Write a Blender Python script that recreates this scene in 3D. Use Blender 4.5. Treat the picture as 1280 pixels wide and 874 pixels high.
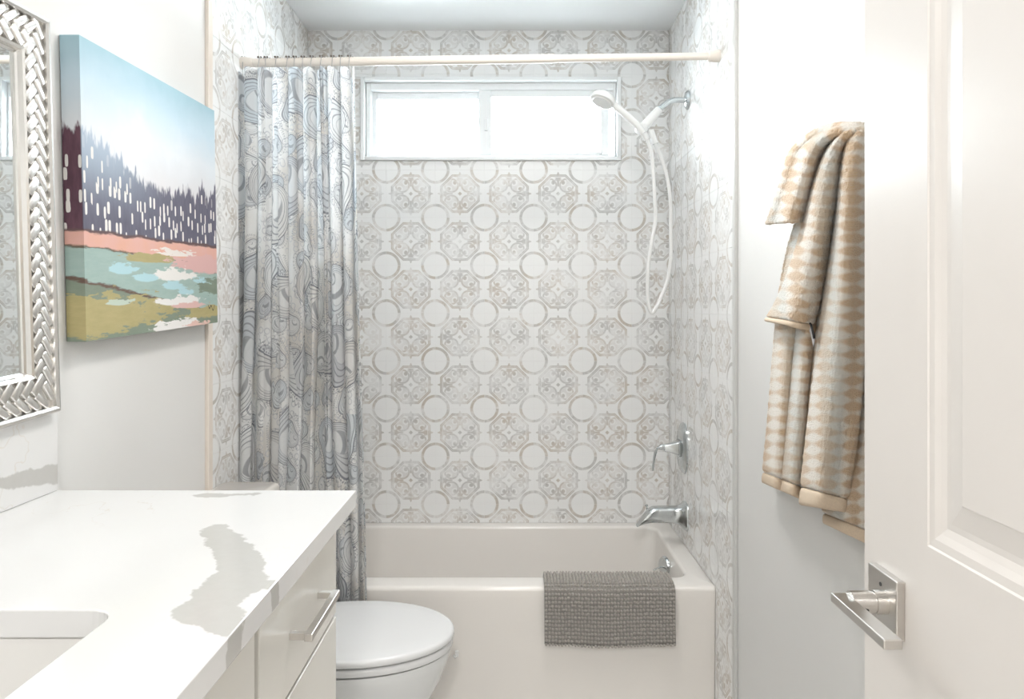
import bpy, bmesh, math, random
from mathutils import Vector, Matrix, Euler

random.seed(7)
PI = math.pi
for o in list(bpy.data.objects):
    bpy.data.objects.remove(o, do_unlink=True)
SC = bpy.context.scene
COL = SC.collection

# ------------------------------------------------------------------ camera
F = 930.0                      # focal length in pixels of the 1280 x 874 frame
EYE = 1.30
cam_d = bpy.data.cameras.new('camera')
cam_d.sensor_width = 36.0
cam_d.lens = 36.0 * F / 1280.0
cam_d.shift_x = -0.0008
cam_d.shift_y = -0.0391
cam_d.clip_start = 0.02
cam = bpy.data.objects.new('camera', cam_d)
COL.objects.link(cam)
cam.location = (0, 0, EYE)
cam.rotation_euler = (PI / 2, 0, 0)
SC.camera = cam

# ------------------------------------------------------------------ world, daylight, exposure
world = bpy.data.worlds.new('overcast_sky')
SC.world = world
world.use_nodes = True
wn = world.node_tree
bg = wn.nodes['Background']
bg.inputs['Color'].default_value = (0.86, 0.945, 1.0, 1)
bg.inputs['Strength'].default_value = 18.0

pd = bpy.data.lights.new('window_portal', 'AREA')
pd.shape = 'RECTANGLE'
pd.size, pd.size_y = 1.05, 0.33
pd.cycles.is_portal = True
po = bpy.data.objects.new('window_portal', pd)
COL.objects.link(po)
po.location = (-0.091, 3.19, 2.09)
po.rotation_euler = (-PI / 2, 0, 0)

SC.view_settings.view_transform = 'Standard'
SC.view_settings.look = 'None'
SC.view_settings.gamma = 1.0
SC.view_settings.use_curve_mapping = False
SC.view_settings.exposure = 1.33

CEILING_FILL_W = 4.3
VANITY_FILL_W = 1.0
HALL_FILL_W = 19.0


# ------------------------------------------------------------------ geometry helpers
def px(u, v, d):
    """world point seen at pixel (u, v) at depth d (used for measuring only)"""
    return Vector(((u - 641) / F * d, d, EYE + (387 - v) / F * d))


def pw(u, v, X):
    """world point at pixel (u, v) lying on the side plane x = X"""
    return px(u, v, X * F / (u - 641))


def obj(name, bm, mat=None, parent=None, smooth=False, angle=None, loc=None, rot=None):
    me = bpy.data.meshes.new(name)
    if isinstance(bm, bmesh.types.BMesh):
        bmesh.ops.recalc_face_normals(bm, faces=bm.faces[:])
        bm.to_mesh(me)
        bm.free()
    else:
        me = bm
    if mat:
        if not me.materials:
            me.materials.append(mat)
    if smooth:
        for p in me.polygons:
            p.use_smooth = True
        if angle:
            me.set_sharp_from_angle(angle=math.radians(angle))
    o = bpy.data.objects.new(name, me)
    COL.objects.link(o)
    if parent:
        o.parent = parent
    if loc is not None:
        o.location = loc
    if rot is not None:
        o.rotation_euler = rot
    return o


def tag(o, label, cat, group=None):
    o['label'] = label
    o['category'] = cat
    if group:
        o['group'] = group
    return o


def struct(o):
    o['kind'] = 'structure'
    return o


def thing(name, label, cat, loc=(0, 0, 0), rot=(0, 0, 0), group=None):
    o = bpy.data.objects.new(name, None)
    o.empty_display_size = 0.05
    COL.objects.link(o)
    o.location = loc
    o.rotation_euler = rot
    return tag(o, label, cat, group)


def BM():
    return bmesh.new()


def merge(bm, tmp, mat=None):
    if mat is not None:
        bmesh.ops.transform(tmp, matrix=mat, verts=tmp.verts[:])
    me = bpy.data.meshes.new('tmp')
    tmp.to_mesh(me)
    tmp.free()
    bm.from_mesh(me)
    bpy.data.meshes.remove(me)


def add_box(bm, mn, mx, bev=0.0, seg=2, mat=None):
    t = bmesh.new()
    bmesh.ops.create_cube(t, size=1)
    s = [mx[i] - mn[i] for i in range(3)]
    c = [(mx[i] + mn[i]) / 2 for i in range(3)]
    for v in t.verts:
        v.co = Vector((v.co[i] * s[i] + c[i] for i in range(3)))
    if bev > 0:
        bmesh.ops.bevel(t, geom=t.edges[:], offset=bev, segments=seg, affect='EDGES', profile=0.5)
    merge(bm, t, mat)
    return bm


def ring_loft(bm, rings, cap0=True, cap1=True, closed=True):
    vs = [[bm.verts.new(p) for p in r] for r in rings]
    n = len(rings[0])
    for i in range(len(vs) - 1):
        for j in range(n if closed else n - 1):
            k = (j + 1) % n
            bm.faces.new((vs[i][j], vs[i][k], vs[i + 1][k], vs[i + 1][j]))
    if cap0:
        bm.faces.new(vs[0][::-1])
    if cap1:
        bm.faces.new(vs[-1])
    return bm


def catmull(pts, n=8):
    pts = [Vector(p) for p in pts]
    if len(pts) < 3:
        return pts
    P = [2 * pts[0] - pts[1]] + pts + [2 * pts[-1] - pts[-2]]
    out = []
    for i in range(1, len(P) - 2):
        a, b, c, d = P[i - 1], P[i], P[i + 1], P[i + 2]
        for k in range(n):
            t = k / n
            out.append(0.5 * ((2 * b) + (c - a) * t + (2 * a - 5 * b + 4 * c - d) * t * t
                              + (3 * b - a - 3 * c + d) * t ** 3))
    out.append(pts[-1])
    return out


def add_tube(bm, pts, rad, seg=12, caps=True):
    pts = [Vector(p) for p in pts]
    n = len(pts)
    if not isinstance(rad, (list, tuple)):
        rad = [rad] * n
    t0 = (pts[1] - pts[0]).normalized()
    up = Vector((0, 0, 1)) if abs(t0.z) < 0.9 else Vector((1, 0, 0))
    nrm = t0.cross(up).normalized()
    rings = []
    for i in range(n):
        if i == 0:
            t = pts[1] - pts[0]
        elif i == n - 1:
            t = pts[-1] - pts[-2]
        else:
            t = pts[i + 1] - pts[i - 1]
        t.normalize()
        nrm = (nrm - t * nrm.dot(t)).normalized()
        bn = t.cross(nrm)
        rings.append([pts[i] + (nrm * math.cos(2 * PI * k / seg) + bn * math.sin(2 * PI * k / seg)) * rad[i]
                      for k in range(seg)])
    ring_loft(bm, rings, caps, caps)
    return bm


def add_lathe(bm, prof, base, axis, seg=24, cap0=True, cap1=True):
    """prof: list of (radius, distance along axis)"""
    axis = Vector(axis).normalized()
    up = Vector((0, 0, 1)) if abs(axis.z) < 0.9 else Vector((1, 0, 0))
    a = axis.cross(up).normalized()
    b = axis.cross(a)
    base = Vector(base)
    rings = [[base + axis * h + (a * math.cos(2 * PI * k / seg) + b * math.sin(2 * PI * k / seg)) * max(r, 1e-5)
              for k in range(seg)] for r, h in prof]
    ring_loft(bm, rings, cap0, cap1)
    return bm


def rrect(x0, x1, y0, y1, r, z, n=6):
    out = []
    for cx, cy, a0 in ((x1 - r, y1 - r, 0), (x0 + r, y1 - r, 90), (x0 + r, y0 + r, 180), (x1 - r, y0 + r, 270)):
        for k in range(n + 1):
            a = math.radians(a0 + 90 * k / n)
            out.append(Vector((cx + r * math.cos(a), cy + r * math.sin(a), z)))
    return out


def grid_mesh(name, rows, uvs=None, closed=False):
    """rows: list of lists of points -> mesh with uv"""
    m, n = len(rows), len(rows[0])
    verts = [tuple(p) for r in rows for p in r]
    faces = []
    for i in range(m - 1):
        for j in range(n - 1):
            faces.append((i * n + j, i * n + j + 1, (i + 1) * n + j + 1, (i + 1) * n + j))
    me = bpy.data.meshes.new(name)
    me.from_pydata(verts, [], faces)
    if uvs:
        fl = [u for r in uvs for u in r]
        lay = me.uv_layers.new(name='UVMap')
        for lp in me.loops:
            lay.data[lp.index].uv = fl[lp.vertex_index]
    me.update()
    return me


# ------------------------------------------------------------------ node helpers
class NT:
    def __init__(self, name):
        self.m = bpy.data.materials.new(name)
        self.m.use_nodes = True
        self.t = self.m.node_tree
        self.b = self.t.nodes['Principled BSDF']
        self.out = self.t.nodes['Material Output']

    def node(self, typ, **kw):
        n = self.t.nodes.new(typ)
        for k, v in kw.items():
            setattr(n, k, v)
        return n

    def link(self, a, b):
        self.t.links.new(a.s if isinstance(a, E) else a, b)

    def put(self, sock, v):
        if isinstance(v, E):
            self.t.links.new(v.s, sock)
        elif hasattr(v, 'is_output'):
            self.t.links.new(v, sock)
        else:
            sock.default_value = v

    def math(self, op, *a, clamp=False):
        n = self.node('ShaderNodeMath', operation=op)
        n.use_clamp = clamp
        for i, x in enumerate(a):
            self.put(n.inputs[i], x)
        return E(self, n.outputs[0])

    def sstep(self, x, lo, hi):
        n = self.node('ShaderNodeMapRange', interpolation_type='SMOOTHSTEP')
        self.put(n.inputs[0], x)
        self.put(n.inputs[1], lo)
        self.put(n.inputs[2], hi)
        return E(self, n.outputs[0])

    def band(self, x, lo, hi, e):
        return self.sstep(x, lo - e, lo + e) * (1.0 - self.sstep(x, hi - e, hi + e))

    def mix(self, f, a, b):
        n = self.node('ShaderNodeMix', data_type='RGBA')
        self.put(n.inputs[0], f)
        self.put(n.inputs[6], a if not isinstance(a, tuple) else (*a, 1)[:4])
        self.put(n.inputs[7], b if not isinstance(b, tuple) else (*b, 1)[:4])
        return E(self, n.outputs[2])

    def ramp(self, x, stops, interp='LINEAR'):
        n = self.node('ShaderNodeValToRGB')
        cr = n.color_ramp
        cr.interpolation = interp
        while len(cr.elements) < len(stops):
            cr.elements.new(0.5)
        for e, (p, c) in zip(cr.elements, stops):
            e.position = p
        for e, (p, c) in zip(cr.elements, stops):
            e.color = (c, c, c, 1) if not isinstance(c, tuple) else (*c, 1)
        self.put(n.inputs[0], x)
        return E(self, n.outputs[0])

    def noise(self, vec, scale, detail=2.0, rough=0.5, color=False):
        n = self.node('ShaderNodeTexNoise')
        self.put(n.inputs['Vector'], vec)
        n.inputs['Scale'].default_value = scale
        n.inputs['Detail'].default_value = detail
        n.inputs['Roughness'].default_value = rough
        return E(self, n.outputs['Color' if color else 'Fac'])

    def xyz(self, vec):
        n = self.node('ShaderNodeSeparateXYZ')
        self.put(n.inputs[0], vec)
        return [E(self, n.outputs[i]) for i in range(3)]

    def vec(self, x, y, z=0.0):
        n = self.node('ShaderNodeCombineXYZ')
        for i, q in enumerate((x, y, z)):
            self.put(n.inputs[i], q)
        return E(self, n.outputs[0])

    def uv(self):
        n = self.node('ShaderNodeUVMap', uv_map='UVMap')
        return E(self, n.outputs[0])

    def pos(self):
        n = self.node('ShaderNodeNewGeometry')
        return E(self, n.outputs['Position'])

    def objc(self):
        n = self.node('ShaderNodeTexCoord')
        return E(self, n.outputs['Object'])

    def bump(self, h, strength=0.3, dist=0.002):
        n = self.node('ShaderNodeBump')
        n.inputs['Strength'].default_value = strength
        n.inputs['Distance'].default_value = dist
        self.put(n.inputs['Height'], h)
        self.t.links.new(n.outputs[0], self.b.inputs['Normal'])

    def set(self, **kw):
        for k, v in kw.items():
            k = {'color': 'Base Color', 'rough': 'Roughness', 'metal': 'Metallic', 'spec': 'Specular IOR Level',
                 'coat': 'Coat Weight', 'sheen': 'Sheen Weight', 'coat_rough': 'Coat Roughness'}.get(k, k)
            if isinstance(v, tuple) and len(v) == 3:
                v = (*v, 1)
            self.put(self.b.inputs[k], v)
        return self


class E:
    def __init__(self, nt, s):
        self.nt, self.s = nt, s

    def _o(self, op, a, b):
        return self.nt.math(op, a, b)

    def __add__(self, o): return self._o('ADD', self, o)
    def __radd__(self, o): return self._o('ADD', o, self)
    def __sub__(self, o): return self._o('SUBTRACT', self, o)
    def __rsub__(self, o): return self._o('SUBTRACT', o, self)
    def __mul__(self, o): return self._o('MULTIPLY', self, o)
    def __rmul__(self, o): return self._o('MULTIPLY', o, self)
    def __truediv__(self, o): return self._o('DIVIDE', self, o)
    def __neg__(self): return self._o('MULTIPLY', self, -1.0)
    def abs(self): return self.nt.math('ABSOLUTE', self)
    def sqrt(self): return self.nt.math('SQRT', self)
    def sin(self): return self.nt.math('SINE', self)
    def cos(self): return self.nt.math('COSINE', self)
    def max(self, o): return self._o('MAXIMUM', self, o)
    def min(self, o): return self._o('MINIMUM', self, o)
    def lt(self, o): return self._o('LESS_THAN', self, o)
    def gt(self, o): return self._o('GREATER_THAN', self, o)
    def clamp(self): return self.nt.math('ADD', self, 0.0, clamp=True)


def simple(name, color, rough=0.5, metal=0.0, noise_amt=0.03, scale=30.0, bump=0.0, **kw):
    """plain finish with a little tone noise"""
    n = NT(name)
    k = n.noise(n.objc(), scale, 3)
    dark = tuple(c * (1 - noise_amt) for c in color)
    lite = tuple(min(1, c * (1 + noise_amt)) for c in color)
    n.set(color=n.mix(k, dark, lite), rough=rough, metal=metal, **kw)
    if bump:
        n.bump(k, bump, 0.001)
    return n.m


# ------------------------------------------------------------------ materials
def mat_wall():
    n = NT('painted_wall')
    k = n.noise(n.pos(), 180.0, 3)
    n.set(color=(0.765, 0.757, 0.742), rough=0.5, spec=0.14)
    n.bump(k, 0.12, 0.0008)
    return n.m


def mat_tile():
    n = NT('printed_tile')
    x, y, _ = n.xyz(n.uv())
    x, y = x - 0.5, y - 0.5
    a, b = x.abs(), y.abs()
    hi, lo = a.max(b), a.min(b)
    r = ((0.5 - a) * (0.5 - a) + (0.5 - b) * (0.5 - b)).sqrt()
    ring = n.band(r, 0.234, 0.290, 0.008)
    d = (hi - 0.403).max((a + b - 0.562) * 0.7071)
    frame = n.band(d, -0.050, 0.0, 0.007) * (1.0 - 0.45 * n.band(d, -0.032, -0.022, 0.004))
    inside = 1.0 - n.sstep(d, -0.066, -0.056)
    # scroll arcs on the diagonals, blossoms, stems, centre diamond, points
    ra = ((hi - 0.172) * (hi - 0.172) + (lo - 0.172) * (lo - 0.172)).sqrt()
    arc = n.band(ra, 0.118, 0.15, 0.007)
    leaf_d = ((hi - 0.232) * (hi - 0.232) + (lo - 0.102) * (lo - 0.102) * 1.3).sqrt()
    blob = 1.0 - n.sstep(leaf_d, 0.034, 0.046)
    stem = n.band(hi, 0.15, 0.40, 0.01) * (1.0 - n.sstep(lo - ((hi - 0.24).max(0.0)) * 0.38, 0.014, 0.026))
    stem2 = n.band(hi, 0.27, 0.31, 0.01) * (1.0 - n.sstep(lo, 0.06, 0.075))
    dia = 1.0 - n.sstep(hi + lo, 0.034, 0.046)
    tip = 1.0 - n.sstep(lo + (hi - 0.46).max(-0.075) * 0.4, 0.0, 0.01)
    spike = n.band(hi, 0.395, 0.455, 0.004) * tip
    light = n.band(ra, 0.158, 0.186, 0.008).max(n.band(leaf_d, 0.050, 0.072, 0.006)).max(n.band(hi + lo, 0.05, 0.095, 0.008))
    fill = 0.40 * (1.0 - light * 0.95)
    inner = (arc * 0.85).max(blob).max(stem * 0.9).max(stem2 * 0.75).max(dia).max(fill) * inside
    pat = ring.max(frame).max(inner).max(spike * 0.9)
    p = n.pos()
    info = n.node('ShaderNodeObjectInfo')
    rnd = E(n, info.outputs['Random'])
    seedv = n.node('ShaderNodeVectorMath', operation='ADD')
    n.put(seedv.inputs[0], p)
    n.put(seedv.inputs[1], n.vec(rnd * 9.0, rnd * 5.0, rnd * 7.0))
    sv = E(n, seedv.outputs[0])
    w1 = n.noise(sv, 13.0, 2)
    w2 = n.noise(sv, 75.0, 3, 0.65)
    wear = n.sstep(w1 * 0.65 + w2 * 0.35, 0.36, 0.62) * 0.74 + 0.26
    ink = n.mix(n.sstep(n.noise(sv, 9.0, 2), 0.38, 0.62), (0.39, 0.375, 0.36), (0.44, 0.36, 0.28))
    dot = n.sstep(n.noise(sv, 55.0, 2), 0.60, 0.72) * 0.5
    ink = n.mix(dot, ink, (0.29, 0.24, 0.20))
    # faint printed joints through the middle of the circles are real joints; the print is slightly mottled
    base = n.mix(n.noise(p, 5.0, 2), (0.875, 0.88, 0.875), (0.895, 0.89, 0.88))
    n.set(color=n.mix(pat * wear * 0.72, base, ink), rough=0.24, spec=0.5)
    n.bump(n.noise(p, 40.0, 2), 0.05, 0.001)
    return n.m


def mat_curtain():
    n = NT('paisley_fabric')
    uv = n.uv()
    s, t, _ = n.xyz(uv)
    nz = n.node('ShaderNodeTexNoise')
    n.put(nz.inputs['Vector'], uv)
    nz.inputs['Scale'].default_value = 7.0
    nx, ny, _z = n.xyz(E(n, nz.outputs['Color']))
    s2 = s + (nx - 0.5) * 0.02
    t2 = t + (ny - 0.5) * 0.02

    def paisley(scale, ox, size, curl, freq, rnd):
        vo = n.node('ShaderNodeTexVoronoi', voronoi_dimensions='2D', feature='F1')
        n.put(vo.inputs['Vector'], n.vec(s2 * 1.3 + ox, t2 * 0.85))
        vo.inputs['Scale'].default_value = scale
        vo.inputs['Randomness'].default_value = rnd
        cx, cy, _q = n.xyz(vo.outputs['Position'])
        # local coordinates in metres around the motif centre
        lx = (s2 * 1.3 + ox - cx) / 1.3
        ly = (t2 * 0.85 - cy) / 0.85
        c1, c2, c3 = n.xyz(vo.outputs['Color'])
        r = (lx * lx + ly * ly + 1e-7).sqrt()
        th = n.math('ARCTAN2', ly, lx)
        ph = th + r * curl + c1 * 6.283
        # drop-shaped outline whose tip curls over
        sd = r - (size * 0.56) * (1.0 + 0.72 * ph.cos() + 0.10 * (ph * 2.0).cos())
        inside = 1.0 - n.sstep(sd, -0.002, 0.002)
        rings = n.sstep((sd * freq).sin(), 0.55, 0.9)
        spiral = n.sstep((n.math('LOGARITHM', r + 0.004, 2.718) * 5.0 - th + c2 * 6.0).sin(), 0.55, 0.85)
        deep = 1.0 - n.sstep(sd, -size * 0.42, -size * 0.34)
        lines = n.mix(deep, rings, spiral)
        scal = ((ph * 12.0).sin().abs()) * 0.006
        outline = n.band(sd, -0.002, 0.002, 0.0012).max(n.band(sd - scal, 0.010, 0.0125, 0.0010) * 0.7)
        dots = n.band(sd, 0.0045, 0.0075, 0.0008) * n.sstep((ph * 38.0).sin(), -0.1, 0.3)
        return inside, E(n, lines.s), outline, dots, deep, c1, c2, c3

    i1, l1, o1, d1, k1, a1, b1, e1 = paisley(4.4, 0.0, 0.128, 14.0, 480.0, 0.5)
    i2, l2, o2, d2, k2, a2, b2, e2 = paisley(9.5, 3.7, 0.058, 28.0, 800.0, 0.75)
    # small blossoms and seed dots scattered over the ground
    vo = n.node('ShaderNodeTexVoronoi', voronoi_dimensions='2D', feature='F1')
    n.put(vo.inputs['Vector'], n.vec(s2, t2))
    vo.inputs['Scale'].default_value = 36.0
    dd = E(n, vo.outputs['Distance'])
    fl = n.band(dd, 0.26, 0.36, 0.05) * 0.8
    white = (0.89, 0.89, 0.885)
    grey = (0.60, 0.61, 0.64)
    blue = (0.62, 0.685, 0.735)
    beige = (0.78, 0.755, 0.72)
    dark = (0.20, 0.21, 0.24)
    ground = n.mix(n.sstep(n.noise(uv, 4.0, 2), 0.44, 0.6), white, beige)
    ground = n.mix(fl * n.sstep(n.noise(uv, 8.0, 1), 0.38, 0.5), ground, grey)
    f2 = n.mix(b2, white, n.mix(e2, grey, blue))
    c = n.mix(i2 * 0.7, ground, f2)
    c = n.mix(i2 * l2 * 0.55, c, dark)
    c = n.mix((o2 * 0.7).max(d2 * 0.6), c, dark)
    f1 = n.mix(b1, n.mix(e1, white, beige), n.mix(e1, blue, grey))
    c = n.mix(i1 * 0.9, c, f1)
    c = n.mix(i1 * k1 * 0.55, c, white)
    c = n.mix(i1 * l1 * 0.6, c, dark)
    c = n.mix((o1 * 0.85).max(d1 * 0.8), c, dark)
    weave = n.noise(uv, 900.0, 2)
    n.set(color=c, rough=0.75, spec=0.2)
    n.bump(weave, 0.15, 0.0006)
    tr = n.node('ShaderNodeBsdfTranslucent')
    n.put(tr.inputs['Color'], c)
    mx = n.node('ShaderNodeMixShader')
    mx.inputs[0].default_value = 0.5
    n.link(n.b.outputs[0], mx.inputs[1])
    n.link(tr.outputs[0], mx.inputs[2])
    n.link(mx.outputs[0], n.out.inputs['Surface'])
    return n.m


def seg_dist(n, x, y, p, q):
    """distance from (x, y) to the segment p-q"""
    dx, dy = q[0] - p[0], q[1] - p[1]
    L = dx * dx + dy * dy
    h = ((x - p[0]) * dx + (y - p[1]) * dy) / L
    h = h.clamp()
    ex = x - p[0] - h * dx
    ey = y - p[1] - h * dy
    return (ex * ex + ey * ey).sqrt(), h


def mat_quartz():
    n = NT('veined_quartz')
    p = n.pos()
    x, y, z = n.xyz(p)
    # the vertical faces carry the veins on (front edge follows x, the splashback follows y and z)
    w = n.noise(p, 16.0, 4, 0.6)
    w2 = n.noise(p, 60.0, 3, 0.6)
    wob = (w - 0.5) * 0.05 + (w2 - 0.5) * 0.012
    path = [((-0.452, 1.135), 0.018), ((-0.405, 1.06), 0.026), ((-0.352, 0.965), 0.030), ((-0.335, 0.90), 0.034),
            ((-0.345, 0.835), 0.032), ((-0.305, 0.785), 0.022), ((-0.27, 0.76), 0.016)]
    m = None
    for (a, ra), (b, rb) in zip(path[:-1], path[1:]):
        d, h = seg_dist(n, x, y, a, b)
        v = d - (ra + h * (rb - ra))
        m = v if m is None else m.min(v)
    d, h = seg_dist(n, x, y, (-0.345, 0.90), (-0.27, 0.905))
    m = m.min(d - 0.012)
    d, h = seg_dist(n, x, y, (-0.56, 1.335), (-0.47, 1.345))
    m = m.min(d - 0.012)
    blot = 1.0 - n.sstep(m + wob, -0.0025, 0.0025)
    # splashback band
    zb = z - (1.0155 - (y - 1.219) * 0.12)
    band = (1.0 - n.sstep(zb.abs() - ((y - 1.219) * 0.075 + 0.009).max(0.006) + wob * 0.45, -0.002, 0.002)) * x.lt(-0.825)
    # hair veins
    t = n.noise(n.vec(x * 1.6, y * 0.8, z), 6.0, 4, 0.55)
    hair = (1.0 - n.sstep((t - 0.5).abs(), 0.0, 0.007)) * n.sstep(n.noise(p, 3.0, 1), 0.5, 0.62) * 0.5
    c = n.mix(n.noise(p, 8.0, 3), (0.745, 0.74, 0.73), (0.765, 0.76, 0.755))
    c = n.mix(hair, c, (0.66, 0.60, 0.53))
    c = n.mix(blot.max(band), c, n.mix(w2, (0.51, 0.50, 0.475), (0.55, 0.54, 0.52)))
    n.set(color=c, rough=0.16, spec=0.5)
    return n.m


def mat_art():
    n = NT('painted_canvas')
    uv = n.uv()
    u, v, _ = n.xyz(uv)
    n1 = n.noise(uv, 5.0, 3, 0.6) - 0.5
    n2 = n.noise(n.vec(u * 26.0, v * 5.0), 2.0, 3, 0.6) - 0.5
    n3 = n.noise(n.vec(u * 4.0, v * 16.0), 2.5, 4, 0.65) - 0.5
    # sky
    sky = n.ramp(v + n1 * 0.12 - u * 0.0, [(0.55, (0.72, 0.70, 0.71)), (0.72, (0.70, 0.745, 0.79)), (0.86, (0.55, 0.68, 0.77)),
                                            (1.0, (0.36, 0.54, 0.62))])
    pale = n.sstep(n1 * 0.9 + 0.62 - (v - 0.72).abs() * 2.0 - (u - 0.35).abs() * 0.6, 0.2, 0.7)
    sky = n.mix(pale * 0.7, sky, (0.80, 0.81, 0.83))
    # wood: skyline over u, darkest to the far end and round the corner
    sk = n.ramp(u, [(0.0, 0.70), (0.15, 0.655), (0.29, 0.60), (0.40, 0.565), (0.555, 0.555), (0.68, 0.575), (0.74, 0.60),
                    (0.79, 0.55), (0.86, 0.635), (0.92, 0.575), (1.0, 0.635)])
    trees = 1.0 - n.sstep(v - sk - n2 * 0.16, -0.012, 0.018)
    haze = n.sstep(v, 0.40, 0.70) * (1.0 - n.sstep(u, 0.12, 0.6))
    tcol = n.mix(haze, n.mix(n2 + 0.5, (0.10, 0.095, 0.135), (0.17, 0.165, 0.22)), (0.42, 0.50, 0.60))
    side = 1.0 - n.sstep(u, -0.006, 0.0)
    tcol = n.mix(side, tcol, n.mix(n2 + 0.5, (0.055, 0.03, 0.05), (0.20, 0.10, 0.13)))
    vo = n.node('ShaderNodeTexVoronoi', voronoi_dimensions='2D', feature='F1', distance='MINKOWSKI')
    n.put(vo.inputs['Vector'], n.vec(u * 30.0, v * 17.0))
    vo.inputs['Scale'].default_value = 1.0
    vo.inputs['Randomness'].default_value = 0.8
    vo.inputs['Exponent'].default_value = 3.0
    cx, cy, _c = n.xyz(vo.outputs['Position'])
    ca, cb, cc = n.xyz(vo.outputs['Color'])
    ex = (u * 30.0 - cx).abs()
    ey = (v * 17.0 - cy).abs()
    wdt = 0.13 + cb * 0.11
    q4 = (ex / wdt) * (ex / wdt)
    r4 = (ey / 0.36) * (ey / 0.36)
    dab = (1.0 - n.sstep(q4 * q4 + r4 * r4 + n2 * 1.2 + n3 * 1.2, 0.7, 1.2)) * ca.gt(0.25)
    dab = dab * (1.0 - n.sstep(cy / 17.0 - sk, -0.06, -0.03))
    c = n.mix(trees, sky, tcol)
    c = n.mix(dab * trees, c, (0.80, 0.77, 0.74))
    # ground bands, upper edge heights over u with brush wobble
    wv = v + n3 * 0.035

    def below(h0, h1, e=0.004, k=1.0):
        return 1.0 - n.sstep(wv - (h0 + u * (h1 - h0)), -e, e)

    def patch(uc, vc, ru, rv):
        q = ((u - uc) * (u - uc) / (ru * ru) + (wv - vc) * (wv - vc) / (rv * rv)).sqrt() + n3 * 2.2 + n1 * 0.8
        return 1.0 - n.sstep(q, 0.8, 1.0)

    salmon = n.mix(n.noise(uv, 11.0, 2), (0.74, 0.40, 0.27), (0.72, 0.45, 0.44))
    olive = n.mix(n3 + 0.5, (0.36, 0.32, 0.15), (0.52, 0.44, 0.23))
    teal = n.mix(n3 + 0.5, (0.29, 0.41, 0.38), (0.42, 0.53, 0.49))
    green = n.mix(n3 + 0.5, (0.17, 0.215, 0.17), (0.27, 0.32, 0.25))
    c = n.mix(below(0.372, 0.365), c, (0.14, 0.09, 0.09))
    c = n.mix(below(0.362, 0.352), c, salmon)
    c = n.mix(patch(0.62, 0.315, 0.22, 0.014), c, (0.80, 0.74, 0.70))
    c = n.mix(below(0.318, 0.275), c, (0.13, 0.10, 0.07))
    c = n.mix(below(0.312, 0.27), c, teal)
    c = n.mix(patch(0.42, 0.288, 0.20, 0.022), c, olive)
    c = n.mix(patch(0.86, 0.275, 0.30, 0.045), c, (0.70, 0.44, 0.42))
    c = n.mix(patch(0.60, 0.225, 0.20, 0.028), c, (0.80, 0.78, 0.75))
    for uc, vc, ru, rv in ((0.22, 0.243, 0.10, 0.020), (0.38, 0.212, 0.09, 0.018), (0.58, 0.18, 0.09, 0.02),
                           (0.70, 0.155, 0.08, 0.018), (0.84, 0.20, 0.09, 0.014)):
        c = n.mix(patch(uc, vc, ru, rv), c, (0.44, 0.64, 0.68))
    c = n.mix(below(0.205, 0.055), c, (0.15, 0.10, 0.08))
    c = n.mix(below(0.195, 0.045), c, green)
    c = n.mix(patch(0.02, 0.085, 0.62, 0.075), c, olive)
    c = n.mix(patch(0.90, 0.06, 0.26, 0.034), c, olive)
    c = n.mix(patch(1.02, 0.17, 0.22, 0.05), c, green)
    c = n.mix(patch(0.64, 0.115, 0.20, 0.020), c, (0.80, 0.78, 0.76))
    c = n.mix(patch(0.74, 0.092, 0.16, 0.014), c, (0.72, 0.48, 0.45))
    c = n.mix(patch(0.20, 0.125, 0.09, 0.014), c, (0.52, 0.60, 0.52))
    c = n.mix(patch(0.62, 0.012, 0.22, 0.024), c, (0.82, 0.80, 0.78))
    c = n.mix(patch(0.80, 0.006, 0.12, 0.012), c, (0.75, 0.52, 0.46))
    # the painter's scribble near the corner
    sg = (u * 170.0).sin() * 0.011 + (u * 71.0).sin() * 0.007
    sig = (1.0 - n.sstep((v - 0.075 - sg * 0.8).abs(), 0.0022, 0.004)) * n.band(u, 0.90, 0.97, 0.002)
    c = n.mix(sig, c, (0.04, 0.03, 0.03))
    n.set(color=c, rough=0.62, spec=0.22)
    n.bump(n.noise(uv, 260.0, 2), 0.10, 0.0008)
    return n.m


def mat_towel():
    n = NT('patterned_terry')
    s, t, _ = n.xyz(n.uv())
    nz = n.noise(n.uv(), 60.0, 2) - 0.5
    W, H = 0.0225, 0.0230
    g = ((s + nz * 0.003) * (PI / W)).cos() * 0.5 + ((t + nz * 0.004) * (2 * PI / H)).cos() * 0.5
    k = n.sstep(g + nz * 0.5, -0.42, 0.48)
    strip = n.sstep((s * (PI / W / 2) + 0.9).cos(), 0.0, 0.9)
    cream = n.mix(strip, (0.82, 0.76, 0.68), (0.66, 0.655, 0.61))
    tan = n.mix(strip, (0.63, 0.44, 0.27), (0.58, 0.475, 0.36))
    c = n.mix(k, tan, cream)
    fz = n.noise(n.uv(), 420.0, 3, 0.7)
    c = n.mix(n.sstep(fz, 0.3, 0.7) * 0.25, c, (0.80, 0.72, 0.62))
    n.set(color=c, rough=0.95, spec=0.1, sheen=0.4)
    n.bump(fz, 0.9, 0.004)
    return n.m


def mat_glass():
    n = NT('window_glass')
    tr = n.node('ShaderNodeBsdfTransparent')
    tr.inputs[0].default_value = (0.97, 0.98, 0.98, 1)
    gl = n.node('ShaderNodeBsdfGlossy')
    gl.inputs['Roughness'].default_value = 0.02
    fr = n.node('ShaderNodeFresnel')
    fr.inputs[0].default_value = 1.45
    mx = n.node('ShaderNodeMixShader')
    n.link(fr.outputs[0], mx.inputs[0])
    n.link(tr.outputs[0], mx.inputs[1])
    n.link(gl.outputs[0], mx.inputs[2])
    n.link(mx.outputs[0], n.out.inputs['Surface'])
    return n.m


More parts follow.
